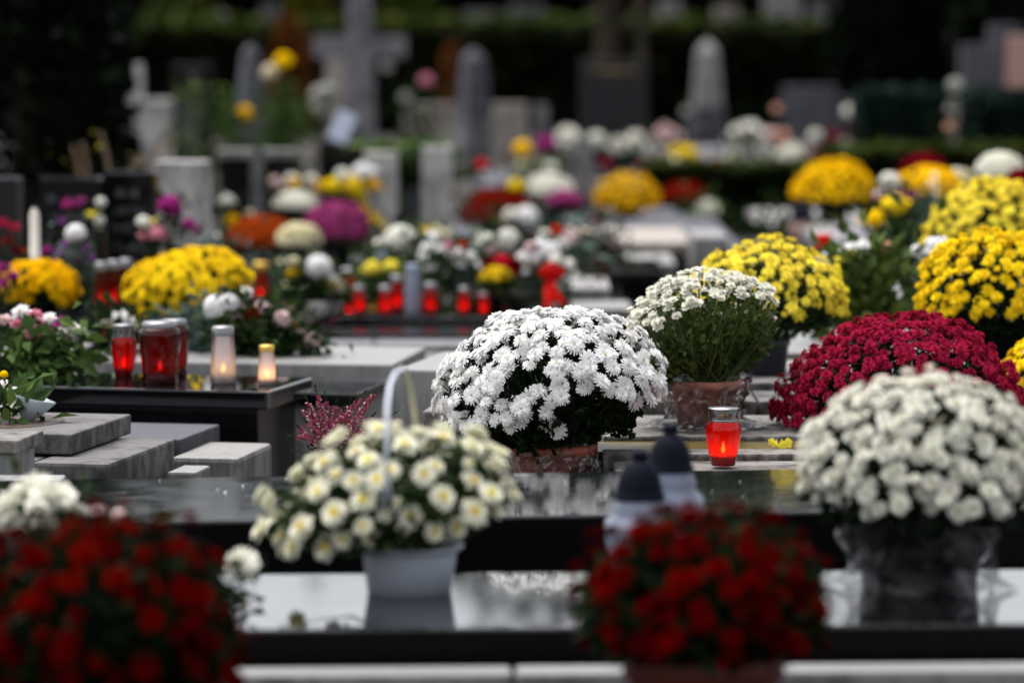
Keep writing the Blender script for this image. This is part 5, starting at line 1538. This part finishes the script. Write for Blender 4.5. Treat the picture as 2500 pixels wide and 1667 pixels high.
lan_px("grey lantern with dark cone lid under the deep yellow dome", 1958, 488, 64, 22.6, 0.36, body="granite_rose", body_k=0.5, lid_w=0.9)
lan_px("white porcelain lantern with dark cone lid, the nearer of two", 1563, 1100, 172, 8.30, 0.422, group="pair of porcelain lanterns", lid_w=0.68, body_k=0.645)
lan_px("white porcelain lantern with dark cone lid, half behind its twin", 1638, 1036, 166, 8.47, 0.422, group="pair of porcelain lanterns", lid_w=0.66, body_k=0.69)

# ================================================================== the plants in and near focus
# big white chrysanthemum
b = P(1348, 600, 11.0); b.z = 0.272
mum("big white daisy chrysanthemum in a terracotta pot, sharpest in the picture", b, 0.318, 0.545, "daisy", "petal_white", 0.058, 450, parts=300, centre="centre_green",
    pot_r=0.124, pot_h=0.165, pot_mat="pot_terracotta", wrap_mat="film", wrap_args=dict(flare=1.02, skirt=1.5, amp=0.07), rz=0.218, theta=109, lean=(-0.14, -0.02), shift=(-0.03, 0.0), n_leaf=3600, leaf_size=0.036, shape=LEAF_LOBED, stems=130, hole=0.14, hole_scale=13,
    theta_leaf=138, seed=7, low=0.95, leaf_lo=0.22, face_up=0.30, rough=0.07, lump=0.06, bare=(0.34, -0.80, -0.42, 0.82), extra=[(1337, 1030, 10.76), (1362, 1052, 10.76), (1486, 950, 10.74), (1262, 985, 10.72), (1293, 968, 10.71), (1212, 925, 10.72), (1600, 955, 10.95)])
# white chrysanthemum seen from its bare green side
b = P(1722, 600, 11.62); b.z = 0.423
mum("white chrysanthemum showing its bare green stems, in a cellophane wrapped pot", b, 0.250, 0.452, "button", "petal_ivory", 0.037, 330, parts=300, centre="centre_green",
    pot_r=0.105, pot_h=0.140, pot_mat="pot_salmon", wrap_mat="film", wrap_args=dict(flare=1.25, skirt=1.6, amp=0.14), rz=0.185, theta=84, lean=(-0.34, 0.40), shift=(-0.05, 0.03), leaf="leaf_olive", n_leaf=4200, leaf_size=0.026, shape=LEAF_LOBED, stems=260, side_stems=240, leaf_pow=0.85, leaf_hi=0.97,
    theta_leaf=142, seed=9, low=0.75, leaf_lo=0.10, leaf_min=0.95, face_up=0.9, rough=0.05, stem_mat="stem_pale")
# crimson
b = P(2205, 600, 11.64); b.z = 0.423
mum("dense crimson chrysanthemum mound behind the ivory one", b, 0.350, 0.325, "loose", "petal_crimson", 0.042, 950, parts=300, centre="centre_wine",
    pot_r=0.11, pot_h=0.09, pot_mat="pot_black", rz=0.275, theta=102, n_leaf=2600, leaf_size=0.034, stems=40, leaf_min=-1, hole=0.0, theta_leaf=112, seed=11, low=0.6, rough=0.07, lump=0.11, face_up=0.25)
# heather
b = P(806, 600, 10.9); b.z = 0.272
t = thing("heather_plant", "pink heather with upright spikes beside the basket handle", "heather", b)
pot(t, 0.055, 0.155, "pot_black")
pr = random.Random(5)
sp = [(714, 1064), (731, 992), (748, 972), (771, 950), (794, 967), (821, 982), (841, 992), (856, 1022), (872, 974), (888, 962), (901, 982), (923, 950), (911, 1012), (766, 1054), (786, 1022), (746, 1027), (834, 1037), (866, 1032), (891, 1042), (806, 1007), (958, 1012), (728, 1042),
      (776, 992), (854, 982), (801, 1042), (911, 1047), (761, 1012), (881, 1017)]
for (x, y) in sp:
    e = P(x, y, 10.9 + pr.uniform(-0.06, 0.06)) - b
    s0 = Vector((pr.uniform(-0.02, 0.02), pr.uniform(-0.02, 0.02), 0.13))
    mid = s0.lerp(e, 0.5) + Vector((pr.uniform(-0.01, 0.01), 0, 0.012 if abs(e.x) > 0.05 else 0))
    mb = MB()
    mb.tube([s0, s0.lerp(mid, 0.5), mid, mid.lerp(e, 0.5), e], [0.0016, 0.0014, 0.0013, 0.0011, 0.0008], 4, mi=2)
    L = (e - s0).length
    nb = int(L / 0.0021)
    for k in range(nb):
        u = 0.12 + 0.80 * k / nb
        c = (s0.lerp(mid, u * 2) if u < 0.5 else mid.lerp(e, u * 2 - 1))
        an = pr.uniform(0, 6.28); rr = 0.0078 * (1.08 - 0.5 * u)
        ax = (e - s0).normalized()
        sd = ax.cross(Vector((math.cos(an), math.sin(an), 0.3))).normalized()
        q = c + sd * rr
        s = 0.0058 * pr.uniform(0.7, 1.2)
        up = (ax * 0.4 + sd).normalized()
        t1 = up.cross(ax).normalized() * s * 0.7; t2 = up * s
        pale = 1 if pr.random() < 0.45 - 0.4 * u else 0
        mb.add([q - t1, q + ax * s * 0.7, q + t1, q - ax * s * 0.7, q + t2], [(0, 1, 4), (1, 2, 4), (2, 3, 4), (3, 0, 4)], pale)
    for k in range(16):                                   # green growing tip
        u = pr.uniform(0.88, 1.06); c = mid.lerp(e, u * 2 - 1)
        v = Vector((pr.gauss(0, 1), pr.gauss(0, 1), pr.gauss(0, 1))).normalized()
        w1 = v.cross((e - mid).normalized()) * 0.0022
        mb.add([c - w1, c + w1, c + (v * 0.6 + (e - mid).normalized()) * 0.012], [(0, 1, 2)], 3)
    mb.build("spike", ["heather_bloom", "heather_pale", "stem_green", "leaf_mid"], t)
rng = np.random.default_rng(8); n = 340
p = rng.normal(size=(n, 3)) * np.array([0.035, 0.03, 0.014]) + np.array([0, 0, 0.15])
tag(link("foliage", leaves_mesh("foliage", "leaf_dark", p, rng.normal(size=(n, 3)) + np.array([0, 0, 0.8]), 0.014 * rng.uniform(0.6, 1.2, n), rng), t), kind="stuff")
# the red lamp
b = P(1768, 600, 10.75); b.z = 0.402
votive("glowing red glass lamp with a perforated silver lid", b, m_of(87, 10.75), P(1768, 995, 10.75).z - 0.402, glass="glass_lit", style="jar", lit=0.16, seg=56, holes=True, flame_h=0.20, lid="tin_bright", flame_mat="flame_bright")
# yellow chrysanthemums on the right
b = P(1868, 600, 13.1); b.z = 0.447
mum("yellow chrysanthemum dome behind the bare green-sided white one", b, 0.268, 0.448, "loose", "petal_lemon", 0.048, 300, parts=260, pot_r=0.085, pot_h=0.12, pot_mat="pot_slate", rz=0.20, theta=104, lean=(0.02, 0.05), n_leaf=2600, leaf_size=0.035,
    stems=80, hole=0.16, hole_scale=17, theta_leaf=120, seed=13, rough=0.08, low=0.8, taper=0.85, leaf="leaf_mid", leaf_lo=0.3)
b = P(2428, 600, 13.1); b.z = 0.447
mum("yellow chrysanthemum with dark gaps above the crimson mound", b, 0.268, 0.488, "loose", "petal_yellow", 0.048, 300, parts=260, pot_r=0.11, pot_h=0.14, pot_mat="pot_black", rz=0.235, theta=104, n_leaf=3000, leaf_size=0.036, stems=30, hole=0.17, hole_scale=16, theta_leaf=140, seed=14, low=0.8, bare=(-0.1, -0.8, -0.5, 0.90))
b = P(2420, 600, 15.5); b.z = 0.52
mum("pale yellow chrysanthemum behind the yellow one with dark gaps", b, 0.265, 0.48, "loose", "petal_lemon", 0.055, 260, parts=170, pot_r=0.11, pot_h=0.14, pot_mat="pot_black", rz=0.24, theta=110, n_leaf=1400, leaf_size=0.04, stems=0, theta_leaf=125, seed=15, low=0.8)
b = P(2590, 600, 12.15); b.z = 0.464
mum("yellow chrysanthemum cut off by the picture edge beside the crimson mound", b, 0.18, 0.19, "loose", "petal_yellow", 0.05, 150, parts=120, pot_r=0.06, pot_h=0.06, pot_mat="pot_black", rz=0.13, theta=105, n_leaf=200, leaf_size=0.035, stems=0, seed=16)

# ================================================================== in front of the focus
# ivory chrysanthemum in black pot with cellophane
b = P(2252, 600, 8.30); b.z = 0.422
mum("ivory chrysanthemum in a black pot wrapped in loose cellophane", b, 0.252, 0.452, "button", "petal_ivory", 0.046, 310, parts=300, centre="centre_green", pot_r=0.142, pot_h=0.18, pot_mat="pot_black",
    wrap_mat="film_dark", wrap_args=dict(flare=1.12, skirt=1.2, amp=0.20, rows=8, seg=26), rz=0.20, theta=110, n_leaf=1800, leaf_size=0.04, stems=40, rough=0.08, hole=0.24, hole_scale=15, theta_leaf=140, seed=17, low=0.9, lump=0.11, rim=False, taper=0.88)
# white hanging basket
b = P(998, 600, 8.22); b.z = 0.422
t = mum("white chrysanthemum with yellow centres in a white hanging basket", b, 0.262, 0.340, "eye", "petal_creamwhite", 0.061, 112, parts=112, centre="centre_yellow", name="hanging_basket_plant", pot_r=0.104, pot_h=0.102, pot_mat="pot_white", rz=0.150, theta=118, lip=0.13,
        rough=0.15, lump=0.16, n_leaf=1700, leaf_size=0.042, stems=60, hole=0.26, hole_scale=10, theta_leaf=116, leaf_min=1.12, seed=29, low=0.85, leaf="leaf_mid", taper=0.86, lean=(-0.16, 0.0), bare=(0.05, -0.72, 0.32, 0.955))
def wire(name, pts, r, mat):
    mb = MB(); mb.tube([P(*p) - b for p in pts], r, 8); return mb.build(name, mat, t)
wire("handle", [(932, 1345, 8.12), (934, 1290, 8.02), (938, 1230, 7.95), (942, 1150, 7.93), (944, 1060, 7.95), (946, 990, 8.0), (953, 940, 8.05), (966, 910, 8.09), (982, 900, 8.12), (994, 906, 8.15)], [0.0028, 0.0028, 0.0034, 0.0044, 0.0056, 0.006, 0.006, 0.0056, 0.005, 0.003], "plastic_handle")
wire("handle", [(1004, 1346, 8.12), (978, 1280, 8.02), (956, 1215, 7.96), (945, 1150, 7.94)], 0.0028, "plastic_handle")
wire("tie", [(990, 905, 8.14), (1002, 945, 8.17), (1010, 1000, 8.2), (1018, 1060, 8.24)], [0.003, 0.004, 0.0042, 0.0042], "plastic_tie")
# dark red chrysanthemums in the foreground
b = P(1722, 600, 7.15); b.z = 0.17
mum("blurred dark red chrysanthemum in a red pot before the lanterns", b, 0.226, 0.566, "loose", "petal_red", 0.052, 190, parts=190, pot_r=0.146, pot_h=0.31, pot_mat="pot_red", rz=0.19, theta=116, leaf_pow=0.5, n_leaf=3000, leaf_size=0.05, stems=50, rough=0.12, lump=0.14, hole=0.26, hole_scale=15,
    theta_leaf=122, leaf_min=0.98, seed=21, low=0.75, leaf="leaf_dark", centre="centre_wine")
b = P(250, 600, 6.95); b.z = 0.10
mum("blurred dark red chrysanthemum in the corner below the ivory bloom", b, 0.246, 0.652, "loose", "petal_red", 0.054, 210, parts=210, pot_r=0.14, pot_h=0.28, pot_mat="pot_red", rz=0.20, theta=125, leaf_pow=0.5, n_leaf=4200, leaf_size=0.05, stems=50, rough=0.12, lump=0.14, hole=0.22, hole_scale=15,
    theta_leaf=140, seed=23, low=1.3, leaf="leaf_dark", centre="centre_wine")
kerb_w("low stone step under the blurred red chrysanthemum before the lanterns", X(1480, 7.1), X(2000, 7.1), 6.9, 7.45, 0.0, 0.17, "stone_kerb", 1, name="stone_step", cat="step")
kerb_w("low stone step under the blurred red chrysanthemum in the corner", X(-20, 7.0), X(560, 7.0), 6.7, 7.3, 0.0, 0.10, "stone_kerb", 1, name="stone_step", cat="step")
bouquet("cluster of ivory chrysanthemum heads with blush roses on the black mirror cover", 0.422, 8.10, 110, [(128, 1228, 150, "show", I), (45, 1240, 140, "show", I), (88, 1205, 130, "show", I, -0.04), (5, 1262, 90, "show", I, 0.02), (180, 1262, 90, "show", I, 0.02), (238, 1250, 44, "rose", "petal_blush"), (290, 1262, 40, "rose", "petal_blush")],
        leaves=(50, 0.06, 0.05, "leaf_mid"), seed=71, vase=(0.09, 0.14, "pot_black"))
bouquet("single ivory rose standing at the edge of the corner chrysanthemum", 0.422, 8.05, 588, [(590, 1378, 98, "show", I)], leaves=(20, 0.02, 0.045, "leaf_mid"), seed=72)

# ================================================================== litter, and flecks for mirrored flowers
t = thing("fallen_leaf", "yellow fallen leaf on the wet moss strip", "leaf", P(1897, 1090, 11.16))
t.location.z = 0.405
rng = np.random.default_rng(2)
link("blade", leaves_mesh("blade", "petal_lemon", [(0, 0, 0.004), (0.004, 0.004, 0.006)], [(1, 0.1, 0.35), (-0.8, 0.2, 0.5)], np.array([0.05, 0.035]), rng, LEAF_LOBED, up=0.2), t)
def litter(label, x0, x1, y0, y1, z, n, mat, size, seed, name="reflection_flecks"):
    rng = np.random.default_rng(seed)
    p = np.stack([rng.uniform(x0, x1, n), rng.uniform(y0, y1, n), np.full(n, z + 0.002)], 1)
    d = rng.normal(size=(n, 3)) * np.array([1, 1, 0.08])
    o = link(name, leaves_mesh(name, mat, p, d, size * rng.uniform(0.5, 1.2, n), rng, LEAF_SIMPLE, up=3.0))
    tag(o, label, "petals", kind="stuff")
litter("white petal flecks added for flower reflections on the dark wet grave cover", -0.9, 1.1, 9.25, 9.75, 0.486, 26, "petal_white", 0.012, 3)  # added flecks stand in for white flowers mirrored in the polished top
litter("brown leaf crumbs scattered on the stone steps", 0.35, 1.3, 10.55, 11.9, 0.422, 40, "leaf_rust", 0.016, 4, name="leaf_litter")
